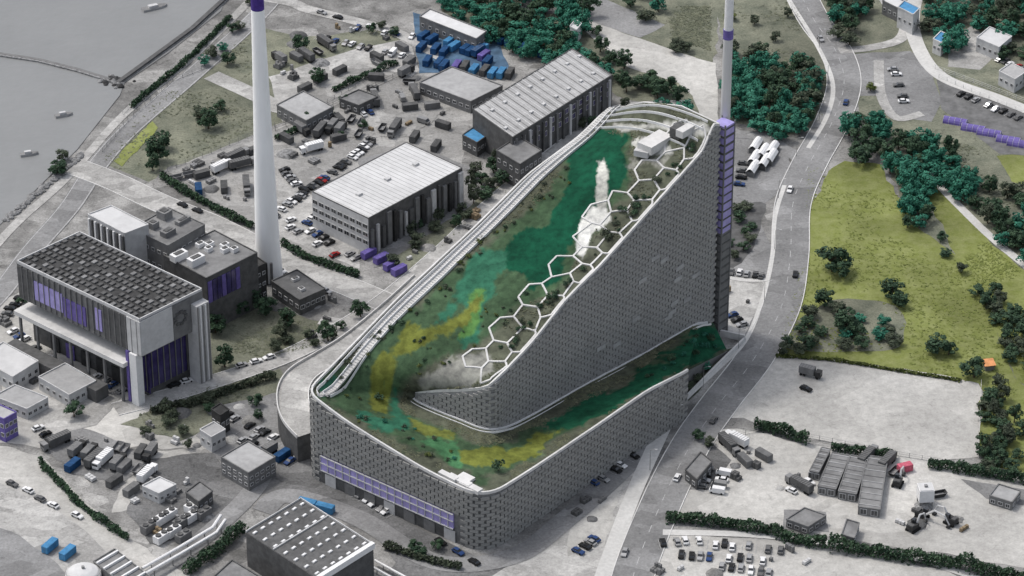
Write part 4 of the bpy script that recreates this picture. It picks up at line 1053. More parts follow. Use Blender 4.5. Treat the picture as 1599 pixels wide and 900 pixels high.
bld('low pale-roofed shed at the right edge of the lower lot', (1545, 775), (1580, 786), (1594, 768), 3, M_wallM, M_roofL, cat='shed', name='shed', wins=(3, 2, 1, 1.6, 1.4))
bld('dark flat shed beside the main road by the gravel lot', (1070, 735), (1088, 750), (1112, 722), 4, M_wallD, M_roofM, cat='shed', name='shed', wins=(2, 3, 1, 1.6, 1.4))
tents = []
for k, (x, y) in enumerate(((1180, 226), (1192, 236), (1178, 246), (1194, 252), (1176, 262), (1206, 232), (1204, 244))):
    p = P(x, y, 2); o = thing('tent', '', 'tent', (p.x, p.y, 0), ru+.35); tents.append(o); b = MB(); w, l_ = 3.4, 8.5
    pr = [(-w/2, 2.0), (-w/4, 3.1), (0, 3.5), (w/4, 3.1), (w/2, 2.0)]
    for i in range(4): b.face([(-l_/2, pr[i][0], pr[i][1]), (-l_/2, pr[i+1][0], pr[i+1][1]), (l_/2, pr[i+1][0], pr[i+1][1]), (l_/2, pr[i][0], pr[i][1])], M_white)
    b.build('canvas', o); b = MB()
    for sx in (-1, 0, 1):
        for sy in (-1, 1): b.box((sx*l_/2*.97, sy*w/2*.97, 0), (.2, .2, 2.1), M_steel)
    b.build('frame', o); b = MB(); b.box((0, 0, 0), (l_*.9, w*.85, 1.9), M_wallD if k % 2 else M_wallM); b.build('inner_walls', o)
ordinals(tents, 'white arched canopy tent', 'on the plaza behind the high end', 'white tents on the plaza')
# houses at top right
bld('long pale-roofed house at the top edge by the junction', (1378, 2), (1418, 22), (1430, 12), 6, M_wallM, M_roofW, wins=(5, 2, 1, 1.4, 1.4), name='house', cat='house')
bld('small white house with a blue end beside the junction', (1402, 12), (1426, 24), (1436, 14), 9, M_wallL, M_blueL, wins=(3, 2, 1, 1.4, 1.4), name='house', cat='house')
bld('pale house with blue roof at the right of the junction', (1457, 62), (1470, 68), (1482, 56), 6, M_off, M_blueL, wins=(2, 2, 1, 1.4, 1.4), name='house', cat='house')
bld('white flat building near the top right corner', (1525, 60), (1560, 75), (1580, 58), 6, M_wallL, M_roofW, wins=(4, 3, 1, 1.4, 1.4))
bld('low pale building among trees near the right edge', (1560, 112), (1585, 125), (1604, 112), 6, M_wallL, M_roofL, wins=(3, 3, 1, 1.4, 1.4))
bld('small white hut in the trees by the pale plaza road', (890, 42), (900, 48), (908, 38), 6, M_wallL, M_roofW, wins=(2, 2, 1, 1.2, 1.2), name='hut', cat='hut')
for k, (x, y) in enumerate(((1492, 185), (1520, 196), (1545, 203), (1575, 214), (1592, 220))):
    p = P(x, y, 2); o = thing('polytunnel', ['leftmost', 'second', 'middle', 'fourth', 'rightmost'][k]+' of the lilac covered tunnels at the right edge', 'tunnel', (p.x, p.y, 0), -.35, 'lilac covered tunnels'); b = MB(); l_ = 9
    for i in range(8):
        a0, a1 = math.pi*i/8, math.pi*(i+1)/8; b.face([(-l_/2, 2*math.cos(a0), 2.2*math.sin(a0)), (-l_/2, 2*math.cos(a1), 2.2*math.sin(a1)), (l_/2, 2*math.cos(a1), 2.2*math.sin(a1)), (l_/2, 2*math.cos(a0), 2.2*math.sin(a0))], M_lilac)
    for sx in (-1, 1): b.face([(sx*l_/2, 2*math.cos(math.pi*i/8), 2.2*math.sin(math.pi*i/8)) for i in range(9)], M_glassB)
    b.build('cover', o); b = MB()
    for i in range(5):
        x_ = -l_/2+i*l_/4; b.tube([(x_, 2.05*math.cos(math.pi*j/8), 2.25*math.sin(math.pi*j/8)) for j in range(9)], .06, M_wallL, 4)
    b.build('hoops', o)

# ------------------------------------------------------------------ fences, walls and the sea barrier
def fence(label, pts, h=1.8, gap=4.0, m=M_steel, rail_=True, solid=None, cat='fence', sm_=0):
    w = [P(x, y) for x, y in pts]
    if sm_: w = smooth(w, sm_)
    t = thing('fence' if not solid else 'wall', label, cat, (w[0].x, w[0].y, 0), world=True)
    if solid: b = MB(); b.wallstrip([tuple(p[:2]) for p in w], 0, h, solid, m); b.build('wall_face', t); b = MB(); b.wallstrip([tuple(p[:2]) for p in w], h+.003, h+.12, solid+.15, M_off); b.build('coping', t); return t
    b = MB()
    for z in (.25, h*.55, h-.08): b.tube([(p.x, p.y, z) for p in w], .05, m, 4)
    b.build('rails', t); b = MB()
    for i in range(len(w)-1):
        L_ = (w[i+1]-w[i]).length; n_ = max(1, int(L_/gap))
        for k in range(n_): q = w[i].lerp(w[i+1], k/n_); b.box((q.x, q.y, 0), (.14, .14, h+.1), m)
    o = b.build('posts', t); o['kind'] = 'stuff'; return t
fence('yard fence running from the street corner toward the top yard', [(262, 268), (330, 240), (400, 210), (500, 168), (620, 98)])
fence('long fence between the street hedge and the yard', [(250, 268), (330, 322), (395, 352), (470, 396)])
fence('fence across the middle of the yard of machines', [(430, 205), (480, 186), (560, 150), (640, 112)], m=M_black, h=2.4)
fence('fence on the left of the grey scrub field', [(160, 238), (200, 190), (270, 128), (330, 104)])
fence('fence along the pale lot by the right road', [(1532, 600), (1528, 716)], m=M_off)
fence('fence along the street on the far right', [(1460, 108), (1520, 130), (1600, 160)], m=M_off)
fence('second parallel fence along the street on the far right', [(1466, 122), (1530, 150), (1600, 178)], m=M_off)
fence('fence in front of the lower gravel lot', [(1110, 690), (1200, 672), (1400, 712), (1600, 745)], m=M_steel)
fence('fence round the paved court at the high end', [(1125, 425), (1192, 436)], m=M_off, h=2.4)
fence('retaining wall closing the garden at the ramp end', [(1084, 512), (1120, 524), (1163, 533)], h=2.4, solid=.6, m=M_off, cat='wall')
fence('retaining wall between garden and main road', [(1163, 533), (1120, 575), (1078, 618), (1050, 648)], h=1.6, solid=.6, m=M_off, cat='wall')
fence('white quay fence along the sea road', [(192, 180), (250, 125), (305, 80)], m=M_off)
# pier
w = [P(-60, 78), P(0, 86), P(60, 95), P(120, 110), P(185, 130)]; t = thing('pier', 'narrow pale pier crossing the grey harbour water', 'pier', tuple(w[0]), world=True)
b = MB(); b.wallstrip([tuple(p[:2]) for p in w], 0, .9, 1.3, M_wallM); b.build('deck', t); b = MB(); b.wallstrip([(p.x, p.y-1.3) for p in w], 0, .8, 1.2, M_rock); b.build('rock_foot', t)
w = [P(185, 132), P(240, 92), P(300, 48), P(348, 4), P(380, -30)]; t = thing('pier', 'dark breakwater running from the pier to the stack top', 'breakwater', tuple(w[0]), world=True)
b = MB(); b.wallstrip([tuple(p[:2]) for p in w], 0, 1.4, 1.8, M_wallD); b.build('deck', t); b = MB(); b.wallstrip([(p.x+1.2, p.y+1) for p in w], 0, .6, 1.2, M_rock); b.build('rock_foot', t)
rk = MB(); r5 = random.Random(9)
for k in range(60): q = P(178+r5.gauss(0, 9), 128+r5.gauss(0, 4)); s_ = r5.uniform(.6, 1.6); rk.lathe((q.x, q.y, 0), [(s_, 0), (s_*.9, s_*.5), (s_*.3, s_*.9)], M_black if k % 3 else M_rock, 6)
o = rk.build('rock_pile'); tag(o, 'dark rock pile where the pier meets the breakwater', 'rocks')
rk = MB()
for k in range(160): t_ = r5.random(); q = P(lerp(10, 130, t_)+r5.gauss(0, 2), lerp(345, 240, t_)+r5.gauss(0, 2)); s_ = r5.uniform(.5, 1.3); rk.lathe((q.x, q.y, .1), [(s_, 0), (s_*.9, s_*.4), (s_*.3, s_*.8)], M_rock, 6)
o = rk.build('shore_rocks'); o['kind'] = 'stuff'; o['label'] = 'grey shore rocks between water and sea road'; o['category'] = 'rocks'

# ------------------------------------------------------------------ vehicles
def car_proto(ci):
    o = thing('car', 'car', 'car'); m = CARCOL[ci]; b = MB()
    prof = [(-2.2, .35), (-2.2, .85), (-1.75, .95), (-1.2, 1.0), (1.0, .98), (2.0, .8), (2.2, .65), (2.2, .35)]
    for s_ in (1,):
        n = len(prof); i0 = len(b.v)
        for y in (-.88, .88):
            for x, z in prof: b.v.append((x, y, z))
        for k in range(n): b.f.append((i0+k, i0+(k+1) % n, i0+n+(k+1) % n, i0+n+k)); b.m.append(b.mi(m))
        b.f.append(tuple(i0+k for k in range(n))); b.m.append(0); b.f.append(tuple(i0+n+k for k in range(n-1, -1, -1))); b.m.append(0)
    b.build('body', o)
    b = MB(); lo = [(-1.85, -.82), (.95, -.82), (.95, .82), (-1.85, .82)]; hi = [(-1.35, -.66), (.25, -.66), (.25, .66), (-1.35, .66)]
    for k in range(4): a, c = k, (k+1) % 4; b.face([(*lo[a], .97), (*lo[c], .97), (*hi[c], 1.43), (*hi[a], 1.43)], M_glass)
    b.build('windows', o); b = MB(); b.box((-.55, 0, 1.43), (1.6, 1.32, .06), m); b.build('roof', o)
    for x in (-1.35, 1.35):
        for y in (-.86, .86): b = MB(); b.tube([(x, y-.11, .33), (x, y+.11, .33)], .33, M_tyre, 10); b.build('wheel', o)
    return o
def wheels(o, xs, y, r, w=.3):
    for x in xs:
        for s_ in (-1, 1): b = MB(); b.tube([(x, s_*y-w/2, r), (x, s_*y+w/2, r)], r, M_tyre, 10); b.build('wheel', o)
def truck_proto(L, box, cab, name='truck'):
    o = thing(name, name, 'truck'); b = MB(); b.box((0, 0, .7), (L, 1.0, .35), M_black); b.build('chassis', o)
    b = MB(); b.box((-1.1, 0, 1.06), (L-2.6, 2.45, 2.6), box); 
    for k in range(int(L-3)): b.box((-1.1-(L-2.6)/2+.6+k, 0, 3.663), (.12, 2.45, .06), M_steel)
    b.build('cargo_box', o)
    b = MB(); b.prism([(L/2-1.9, -1.15), (L/2, -1.15), (L/2, 1.15), (L/2-1.9, 1.15)], .6, 2.9, cab); b.build('cab', o)
    b = MB(); b.box((L/2+.02, 0, 1.75), (.08, 2.0, .8), M_glass); b.build('windscreen', o); wheels(o, [-L/2+1, -L/2+2.2, L/2-1.1], 1.0, .5); return o
def van_proto(m):
    o = thing('van', 'van', 'van'); b = MB(); b.prism([(-2.6, -.95), (1.5, -.95), (1.5, .95), (-2.6, .95)], .4, 2.2, m); b.prism([(1.503, -.95), (2.5, -.92), (2.5, .92), (1.503, .95)], .4, [1.5, 1.15, 1.15, 1.5], m); b.build('body', o)
    b = MB(); b.face([(1.52, -.85, 2.1), (1.52, .85, 2.1), (2.2, .85, 1.35), (2.2, -.85, 1.35)][::-1], M_glass); b.build('windscreen', o); wheels(o, [-1.7, 1.6], .85, .36, .24); return o
def container_proto(m):
    o = thing('container', 'container', 'container'); b = MB(); b.box((0, 0, .1), (6.0, 2.4, 2.5), m)
    for k in range(15):
        x = -2.8+k*.4
        for s_ in (-1, 1): b.box((x, s_*1.24, .2), (.16, .08, 2.3), m)
        b.box((x, 0, 2.603), (.16, 2.3, .05), m)
    b.build('box', o); b = MB(); 
    for s_ in (-1, 1): b.box((3.05, s_*.58, .2), (.08, 1.1, 2.3), m); b.box((3.1, s_*.3, .3), (.06, .06, 2.1), M_steel)
    b.build('doors', o); return o
def skip_proto(m):
    o = thing('skip', 'skip', 'skip'); b = MB()
    lo = [(-1.6, -.9), (1.6, -.9), (1.6, .9), (-1.6, .9)]; hi = [(-2.6, -1.15), (2.6, -1.15), (2.6, 1.15), (-2.6, 1.15)]
    for k in range(4): c = (k+1) % 4; b.face([(*lo[k], .1), (*lo[c], .1), (*hi[c], 1.6), (*hi[k], 1.6)], m)
    b.face([(*p, .6) for p in [(x*1.3, y*1.08) for x, y in lo]], M_rock); b.build('hull', o); b = MB(); b.wallstrip([hi[0], hi[1], hi[2], hi[3], hi[0]], 1.5, 1.68, .14, M_steel); b.build('rim', o); return o
PRO = {}
def proto(kind, ci=0):
    k = (kind, ci)
    if k not in PRO:
        if kind == 'car': o = car_proto(ci)
        elif kind == 'van': o = van_proto([M_white, M_steel, M_blue][ci])
        elif kind == 'truck': o = truck_proto([9.5, 11, 8][ci % 3], [M_white, M_wallD, M_wallM, M_blue][ci], [M_white, M_steel, M_black, M_blueL][ci])
        elif kind == 'container': o = container_proto([M_wallM, M_wallD, M_white, M_blue, M_blueL, M_red, M_lilac][ci])
        elif kind == 'skip': o = skip_proto([M_wallM, M_black, M_blue][ci])
        PRO[k] = [o, False]
    return PRO[k]
VL = {'car': (4.4, 1.9), 'van': (5.2, 2.1), 'truck': (10.5, 2.6), 'container': (6.1, 2.6), 'skip': (5.2, 2.4)}
PLACED = []
def place(kind, ci, x, y, rz, z=0):
    L_, w_ = VL[kind]; d = Vector((math.cos(rz), math.sin(rz))); n = max(2, int(L_/w_)+1); pts = [Vector((x, y))+d*((k/(n-1)-.5)*(L_-w_)) for k in range(n)]
    for q, w2 in PLACED:
        if abs(q.x-x) < 12 and abs(q.y-y) < 12:
            for p in pts:
                if (p-q).length < (w_+w2)*.5: return None
    PLACED.extend((p, w_) for p in pts)
    return place_(kind, ci, x, y, rz, z)
def place_(kind, ci, x, y, rz, z=0):
    e = proto(kind, ci); o = e[0] if not e[1] else copy_tree(e[0]); e[1] = True
    o.location = (x, y, max(z, .16)); o.rotation_euler = (0, 0, rz); return o
VN = {'car': CARNAME, 'van': ['white', 'grey', 'blue'], 'truck': ['white box', 'dark box', 'grey box', 'blue box'], 'container': ['grey', 'dark grey', 'white', 'blue', 'light blue', 'red', 'lilac'], 'skip': ['grey', 'black', 'blue']}
BAY = MB()
def vrow(p0, p1, n, spec, where, group, rz=None, jit=.5, seed=0, across=True, keep=1.0):
    """n vehicles from pixel p0 to p1; spec = list of (kind, colour index, weight)"""
    r = random.Random(seed); a = P(*p0); c = P(*p1); d = (c-a).normalized(); out = []; names = {}
    for i in range(n):
        if r.random() > keep: continue
        q = a.lerp(c, i/(max(1, n-1))); k, ci = r.choices([(s_[0], s_[1]) for s_ in spec], [s_[2] for s_ in spec])[0]
        h = (math.atan2(d.y, d.x)+(math.pi/2 if across else 0)) if rz is None else rz
        o = place(k, ci, q.x+r.uniform(-jit, jit), q.y+r.uniform(-jit, jit), h+r.uniform(-.05, .05)+(math.pi if r.random() < .4 else 0))
        if o is None: continue
        out.append(o); names[o.name] = VN[k][ci]+' '+k
    if across and rz is None and spec[0][0] == 'car' and n > 3 and 2.2 < (c-a).length/(n-1) < 4.2:
        nn = Vector((-d.y, d.x, 0)); st_ = (c-a).length/(n-1)
        for i in range(n+1):
            q = a+d*(st_*(i-.5)); u = nn*2.5; w_ = d*.07; z = Vector((0, 0, LAY[0]+.006)); BAY.face([q-u-w_+z, q-u+w_+z, q+u+w_+z, q+u-w_+z], M_paintW)
    ordinals(out, '', where, group, names); return out
CARS = [('car', 0, 3), ('car', 1, 3), ('car', 2, 3), ('car', 3, 2), ('car', 4, 1), ('car', 5, .4)]
vrow((428, 338), (566, 236), 26, CARS, 'in the front parked row beside the white-roofed hall', 'cars in the front row by the white roof', seed=1, keep=.92)
vrow((440, 322), (575, 228), 24, CARS, 'in the back parked row beside the white-roofed hall', 'cars in the back row by the white roof', seed=2, keep=.8)
vrow((445, 268), (470, 300), 7, CARS, 'in the short parked row beside the tall stack', 'cars in the short row by the stack', seed=3)
vrow((455, 345), (555, 405), 11, CARS, 'in the row in front of the white-roofed hall', 'cars in front of the white-roofed hall', seed=4, keep=.8)
vrow((455, 358), (545, 412), 10, CARS, 'in the row next to the street below the white-roofed hall', 'cars by the street below the hall', seed=41, keep=.8)
vrow((562, 776), (606, 802), 5, [('car', 0, 1), ('car', 1, .4)], 'parked below the glass band of the plant', 'cars below the glass band', seed=5)
vrow((480, 15), (640, 62), 14, CARS, 'along the street at the top', 'cars along the top street', seed=6, across=False, keep=.6)
vrow((500, 60), (640, 92), 12, CARS+[('van', 0, 2)], 'in the top yard row', 'vehicles in the top yard row', seed=7, keep=.7)
vrow((560, 46), (645, 60), 9, CARS, 'beside the top shed', 'cars beside the top shed', seed=8, keep=.8)
MIX = [('truck', 1, 3), ('truck', 2, 2), ('truck', 0, 1), ('container', 0, 2), ('container', 1, 3), ('skip', 0, 1.5), ('skip', 1, 1.5), ('van', 1, 1), ('container', 3, .4)]
rows_ = [((565, 105), (640, 75), 6, 'in the upper machine yard row'), ((585, 125), (650, 128), 6, 'in the second machine yard row'), ((560, 158), (640, 150), 6, 'in the third machine yard row'), ((600, 178), (670, 168), 6, 'in the fourth machine yard row'),
         ((555, 195), (620, 205), 5, 'behind the white-roofed hall'), ((655, 190), (700, 205), 4, 'between the two halls'), ((640, 118), (700, 140), 5, 'left of the pale yard shed'), ((675, 150), (740, 165), 5, 'in front of the pale yard shed'),
         ((500, 205), (560, 215), 4, 'left of the dark yard trucks'), ((480, 235), (530, 222), 4, 'above the parked cars by the stack'), ((620, 215), (690, 228), 5, 'close behind the white roof'), ((740, 150), (790, 160), 4, 'left of the grey-roofed hall'),
         ((440, 100), (520, 70), 6, 'in the field yard right of the stack'), ((470, 140), (540, 108), 6, 'beside the field yard fence'), ((440, 225), (500, 200), 4, 'just right of the stack'), ((270, 285), (370, 262), 6, 'in the yard left of the stack'), ((300, 305), (385, 300), 5, 'near the street left of the stack'), ((330, 270), (395, 240), 5, 'along the yard fence left of the stack')]
for i, (a, c, n, wv) in enumerate(rows_): vrow(a, c, n, MIX, wv, 'yard equipment '+wv, rz=None, jit=2.5, seed=20+i, across=(i % 2 == 0), keep=.88)
vrow((660, 60), (760, 92), 9, [('container', 3, 3), ('container', 4, 1), ('container', 6, 1), ('truck', 3, 1)], 'in the front row of the blue yard', 'containers in the front row of the blue yard', seed=50, jit=1.5)
vrow((662, 80), (765, 100), 9, [('container', 3, 3), ('container', 6, 1), ('container', 4, 1)], 'in the second row of the blue yard', 'containers in the second row of the blue yard', seed=51, jit=1.5)
vrow((665, 100), (800, 122), 10, [('container', 3, 2), ('container', 6, 2), ('container', 4, 2), ('container', 1, 2)], 'at the near edge of the blue yard', 'containers at the near edge of the blue yard', seed=52, jit=1.5)
vrow((770, 60), (870, 95), 9, [('container', 3, 4), ('container', 6, 1)], 'under the trees right of the blue yard', 'containers under the trees', seed=53, jit=1.5)
vrow((480, 792), (508, 800), 2, [('container', 4, 1)], 'beside the skylight roof', 'light blue containers by the skylight roof', seed=54, jit=.3, across=False)
vrow((578, 402), (625, 428), 4, [('container', 6, 1)], 'at the near corner of the white-roofed hall', 'lilac containers by the hall corner', seed=55, jit=.8)
vrow((80, 858), (105, 868), 2, [('container', 6, 1), ('container', 4, 2)], 'in the bottom left lot', 'containers in the bottom left lot', seed=57, jit=.3)
vrow((118, 712), (232, 745), 8, MIX, 'in the machine compound at lower left', 'machines in the lower left compound', seed=58, jit=1.5)
vrow((108, 728), (205, 768), 7, MIX+[('container', 2, 1)], 'in the lower row of the lower left compound', 'machines in the lower row of the compound', seed=59, jit=1.5)
vrow((160, 700), (240, 715), 5, MIX, 'at the top of the lower left compound', 'machines at the top of the compound', seed=60, jit=1.2)
vrow((355, 650), (440, 690), 8, CARS+[('van', 0, 1)], 'in the lot left of the curved ramp', 'cars left of the curved ramp', seed=61, keep=.8)
vrow((345, 672), (450, 722), 9, CARS+MIX, 'in the second lot row left of the curved ramp', 'vehicles in the second row left of the curved ramp', seed=62, jit=1.2)
vrow((395, 685), (465, 712), 6, CARS, 'nearest the plant corner at left', 'cars nearest the plant corner', seed=63)
vrow((60, 672), (90, 695), 4, MIX+CARS, 'beside the lilac block', 'vehicles beside the lilac block', seed=64)
vrow((1119, 770), (1132, 738), 8, [('van', 0, 2), ('van', 1, 1), ('car', 0, 1)], 'in the stacked row beside the main road', 'vans in the stacked row by the main road', seed=65, jit=.1)
vrow((1095, 762), (1104, 735), 4, [('car', 2, 1), ('car', 3, 1), ('car', 1, 1)], 'by the dark shed at the main road', 'cars by the dark shed', seed=66, jit=.3)
vrow((1264, 588), (1292, 596), 2, [('truck', 1, 1), ('truck', 2, 1)], 'of the upper pair on the upper pale lot', 'upper trucks on the upper pale lot', seed=67, across=False, jit=.2)
vrow((1258, 610), (1278, 617), 2, [('truck', 1, 1), ('car', 2, 1)], 'of the lower pair on the upper pale lot', 'lower vehicles on the upper pale lot', seed=68, across=False, jit=.2)
vrow((1140, 702), (1175, 735), 4, [('truck', 1, 1), ('container', 0, 1), ('container', 1, 1)], 'in the line by the dark hedge', 'vehicles in the line by the dark hedge', seed=69, across=False, jit=.5)
vrow((1150, 692), (1190, 715), 4, [('truck', 0, 1), ('container', 0, 1), ('container', 1, 1)], 'in the second line by the dark hedge', 'vehicles in the second line by the dark hedge', seed=70, across=False, jit=.5)
vrow((1238, 770), (1262, 755), 3, [('truck', 1, 1), ('car', 0, 1)], 'left of the grey sheds', 'vehicles left of the grey sheds', seed=71, jit=.5)
vrow((1060, 868), (1190, 878), 15, CARS+[('van', 0, 1)], 'in the bottom parked row by the road', 'cars in the bottom row', seed=72, jit=.8, keep=.75)
vrow((1035, 850), (1090, 846), 6, CARS, 'in the upper row by the bottom hedge', 'cars in the upper row by the bottom hedge', seed=73)
vrow((1110, 852), (1230, 862), 12, CARS+[('van', 0, 1), ('container', 2, .6)], 'below the bottom hedge', 'vehicles below the bottom hedge', seed=74, jit=1, keep=.75)
vrow((1130, 888), (1200, 896), 8, CARS, 'at the very bottom edge', 'cars at the very bottom edge', seed=75, jit=.6)
vrow((1130, 425), (1190, 432), 6, CARS, 'on the court at the high end', 'cars on the court at the high end', seed=76, keep=.8)
vrow((1160, 510), (1145, 495), 3, CARS, 'near the garden wall', 'cars near the garden wall', seed=77)
vrow((1150, 300), (1162, 258), 5, CARS, 'beside the white tents', 'cars beside the white tents', seed=78, keep=.8)
vrow((1395, 110), (1412, 160), 7, CARS, 'on the slate lot near the junction', 'cars on the slate lot', seed=79, keep=.8)
vrow((1500, 150), (1590, 185), 9, CARS+[('van', 0, 1)], 'beside the far right street', 'cars beside the far right street', seed=80, keep=.7)
vrow((1560, 95), (1598, 110), 5, CARS, 'by the low pale building at far right', 'cars by the low pale building', seed=81)
vrow((1355, 722), (1400, 738), 3, [('truck', 1, 1), ('skip', 1, 1)], 'beside the red box on the gravel lot', 'machines beside the red box', seed=82, jit=1.2)
vrow((930, 755), (985, 715), 7, CARS+[('skip', 0, 1)], 'on the strip right of the plant', 'vehicles on the strip right of the plant', seed=83, keep=.8, jit=1)
vrow((905, 862), (930, 845), 4, CARS, 'at the path corner by the bottom road', 'cars at the path corner', seed=84)
vrow((690, 850), (740, 880), 3, CARS, 'in front of the rounded plant corner', 'cars in front of the rounded corner', seed=85, across=False)
vrow((20, 520), (75, 560), 7, CARS+[('van', 0, 1)], 'in the yard in front of the old station canopy', 'vehicles before the old station canopy', seed=90, keep=.8)
vrow((150, 590), (190, 612), 4, CARS, 'below the old station canopy corner', 'cars below the canopy corner', seed=91)
vrow((5, 500), (30, 470), 5, CARS, 'beside the verge at the left edge', 'cars beside the left verge', seed=92)
vrow((250, 610), (420, 560), 9, CARS, 'on the service road below the old station', 'cars on the service road', seed=93, across=False, keep=.5, jit=.3)
vrow((440, 425), (520, 462), 8, CARS+[('van', 1, 1)], 'along the street at the stack foot', 'vehicles along the street at the stack foot', seed=94, across=False, keep=.7)
vrow((180, 275), (330, 340), 8, CARS, 'on the street left of the stack', 'cars on the street left of the stack', seed=95, across=False, keep=.5, jit=.5)
vrow((480, 350), (520, 325), 6, CARS, 'at the left end of the white-roofed hall', 'cars at the hall left end', seed=96)
vrow((20, 760), (120, 810), 6, CARS+[('truck', 0, 1)], 'on the wide bottom left road', 'vehicles on the bottom left road', seed=97, across=False, keep=.6, jit=1)
vrow((530, 190), (590, 175), 6, CARS+MIX, 'beside the dark yard trucks', 'vehicles beside the dark yard trucks', seed=98)
vrow((590, 85), (640, 100), 5, MIX, 'at the yard corner below the top street', 'machines at the top yard corner', seed=99, jit=1)
ROADC = [(1040, 745, 1), (1100, 655, 1), (1002, 870, 0), (1231, 430, 1), (1243, 300, 0), (1300, 160, 1), (1292, 62, 0)]
rc = []; nm = {}
pts_ = [(985, 880), (1030, 770), (1075, 690), (1120, 630), (1178, 560), (1220, 480), (1234, 400), (1238, 320), (1262, 260), (1300, 190), (1318, 130), (1305, 80), (1270, 30)]
for i, (x, y, s_) in enumerate(ROADC):
    q = P(x, y); j = min(range(len(pts_)-1), key=lambda j: abs((pts_[j][1]+pts_[j+1][1])/2-y)); a = P(*pts_[j]); c = P(*pts_[j+1]); d = (c-a).normalized(); nn = Vector((d.y, -d.x, 0))*(3 if s_ else -3)
    t_ = (q-a).dot(d); q = a+d*t_+nn; ci = [0, 3, 1, 2, 0, 4, 1][i]; o = place_('car', ci, q.x, q.y, math.atan2(d.y, d.x)+(0 if s_ else math.pi), .2); rc.append(o); nm[o.name] = CARNAME[ci]+' car'
ordinals(rc, '', 'driving on the main road', 'cars driving on the main road', nm)
# red and orange boxes, silo truck, excavators
q = P(1413, 730, 1.5); o = place_('container', 5, q.x, q.y, .4); o['label'] = 'small red container beside the grey sheds'; o.scale = (.8, 1, 1)
q = P(1544, 570, 1.5); o = thing('digger_shelter', 'orange square shelter in the olive meadow beside dark trees', 'shelter', (q.x, q.y, 0), .2); b = MB(); b.box((0, 0, 0), (3.2, 3.0, 2.1), M_wallM); b.build('walls', o); b = MB(); b.prism([(-2, -1.9), (2, -1.9), (2, 1.9), (-2, 1.9)], 2.103, [2.3, 2.3, 2.9, 2.9], M_orange); b.build('roof', o)
q = P(1445, 772, 4); o = thing('silo', 'bright white square silo on legs in the gravel lot', 'silo', (q.x, q.y, 0), .1); b = MB(); b.box((0, 0, 2.4), (4.8, 4.8, 4.4), M_white); b.build('hopper', o); b = MB(); b.prism([(-2.2, -2.2), (2.2, -2.2), (2.2, 2.2), (-2.2, 2.2)], 6.803, 7.0, M_roofW); b.box((0, 0, 7.003), (1, 1, .6), M_steel); b.build('lid', o)
for sx in (-1, 1):
    for sy in (-1, 1): b = MB(); b.box((sx*2, sy*2, 0), (.35, .35, 2.39), M_steel); b.build('leg', o)
def excavator(px, py, rz, label, boom=9):
    q = P(px, py, 1.5); o = thing('excavator', label, 'excavator', (q.x, q.y, 0), rz)
    for s_ in (-1, 1): b = MB(); b.prism([(-2, s_*1.3-.35), (2, s_*1.3-.35), (2, s_*1.3+.35), (-2, s_*1.3+.35)], 0, .9, M_tyre); b.build('track', o)
    b = MB(); b.box((-.3, 0, .95), (3.6, 2.5, 1.5), M_black); b.box((-1.4, 0, 2.453), (1.3, 2.3, .5), M_wallD); b.build('body', o); b = MB(); b.box((.9, .6, 2.46), (1.4, 1.1, 1.3), M_glass); b.build('cab', o)
    b = MB(); b.tube([(1.2, -.3, 1.8), (boom*.45, -.3, 4.8), (boom*.8, -.3, 4.2)], [.4, .35, .25], M_wallL, 6); b.build('boom', o); b = MB(); b.tube([(boom*.8, -.3, 4.4), (boom, -.3, 1.4)], [.28, .2], M_wallL, 6); b.build('arm', o)
    b = MB(); b.prism([(boom-.9, -.9), (boom+.3, -.9), (boom+.3, .4), (boom-.9, .4)], .3, [1.0, 1.5, 1.5, 1.0], M_black); b.build('bucket', o); return o
excavator(1440, 803, -.6, 'black excavator with long arm just below the white silo', 10); excavator(1426, 822, .8, 'dark excavator furthest from the silo toward the hedge', 6); excavator(1485, 812, 2.4, 'dark excavator right of the white silo', 7); excavator(1402, 752, 1.2, 'dark excavator between sheds and silo', 6)
q = P(1466, 772, 1); o = place_('skip', 1, q.x, q.y, .3); o['label'] = 'black skip right beside the white silo'
# boats
def boat(px, py, rz, L, label):
    q = P(px, py); o = thing('boat', label, 'boat', (q.x, q.y, .25), rz); b = MB(); w = L*.28
    hull = [(-L/2, -w/2), (L*.2, -w/2), (L*.4, -w*.3), (L/2, 0), (L*.4, w*.3), (L*.2, w/2), (-L/2, w/2)]
    b.prism(hull, 0, .9, M_roofL, top=M_roofM); b.build('hull', o); b = MB(); b.box((-L*.08, 0, .903), (L*.35, w*.6, .9), M_wallL); b.build('cabin', o); b = MB(); b.box((L*.1, 0, 1.1), (.12, w*.5, .5), M_glass); b.build('windscreen', o)
boat(46, 243, .3, 7, 'white motor boat lying in the grey water near the shore'); boat(242, 14, .5, 11, 'pale barge moored in the water near the breakwater'); boat(100, 182, .4, 7, 'slim white boat beyond the shore bend')
# lamp posts along the main road and the street
LP = thing('street_lamp', '', 'street lamp'); b = MB(); b.tube([(0, 0, 0), (0, 0, 8)], [.11, .07], M_steel, 6); b.tube([(0, 0, 8), (1.6, 0, 8.4)], .06, M_steel, 5); b.build('pole', LP); b = MB(); b.box((1.9, 0, 8.3), (.8, .3, .15), M_wallL); b.build('lamp_head', LP)
lamps = [LP]; first = True
for (x, y) in ((1022, 735), (1062, 665), (1105, 605), (1160, 545), (1200, 470), (1216, 390), (1222, 310), (1250, 245), (1285, 190), (1298, 130), (1285, 75)):
    q = P(x, y); 
    if first: o = LP; first = False
    else: o = copy_tree(LP); lamps.append(o)
    o.location = (q.x-1.5, q.y, 0); o.rotation_euler = (0, 0, 0)
ordinals(lamps, 'thin grey street lamp', 'beside the main road', 'street lamps beside the main road')

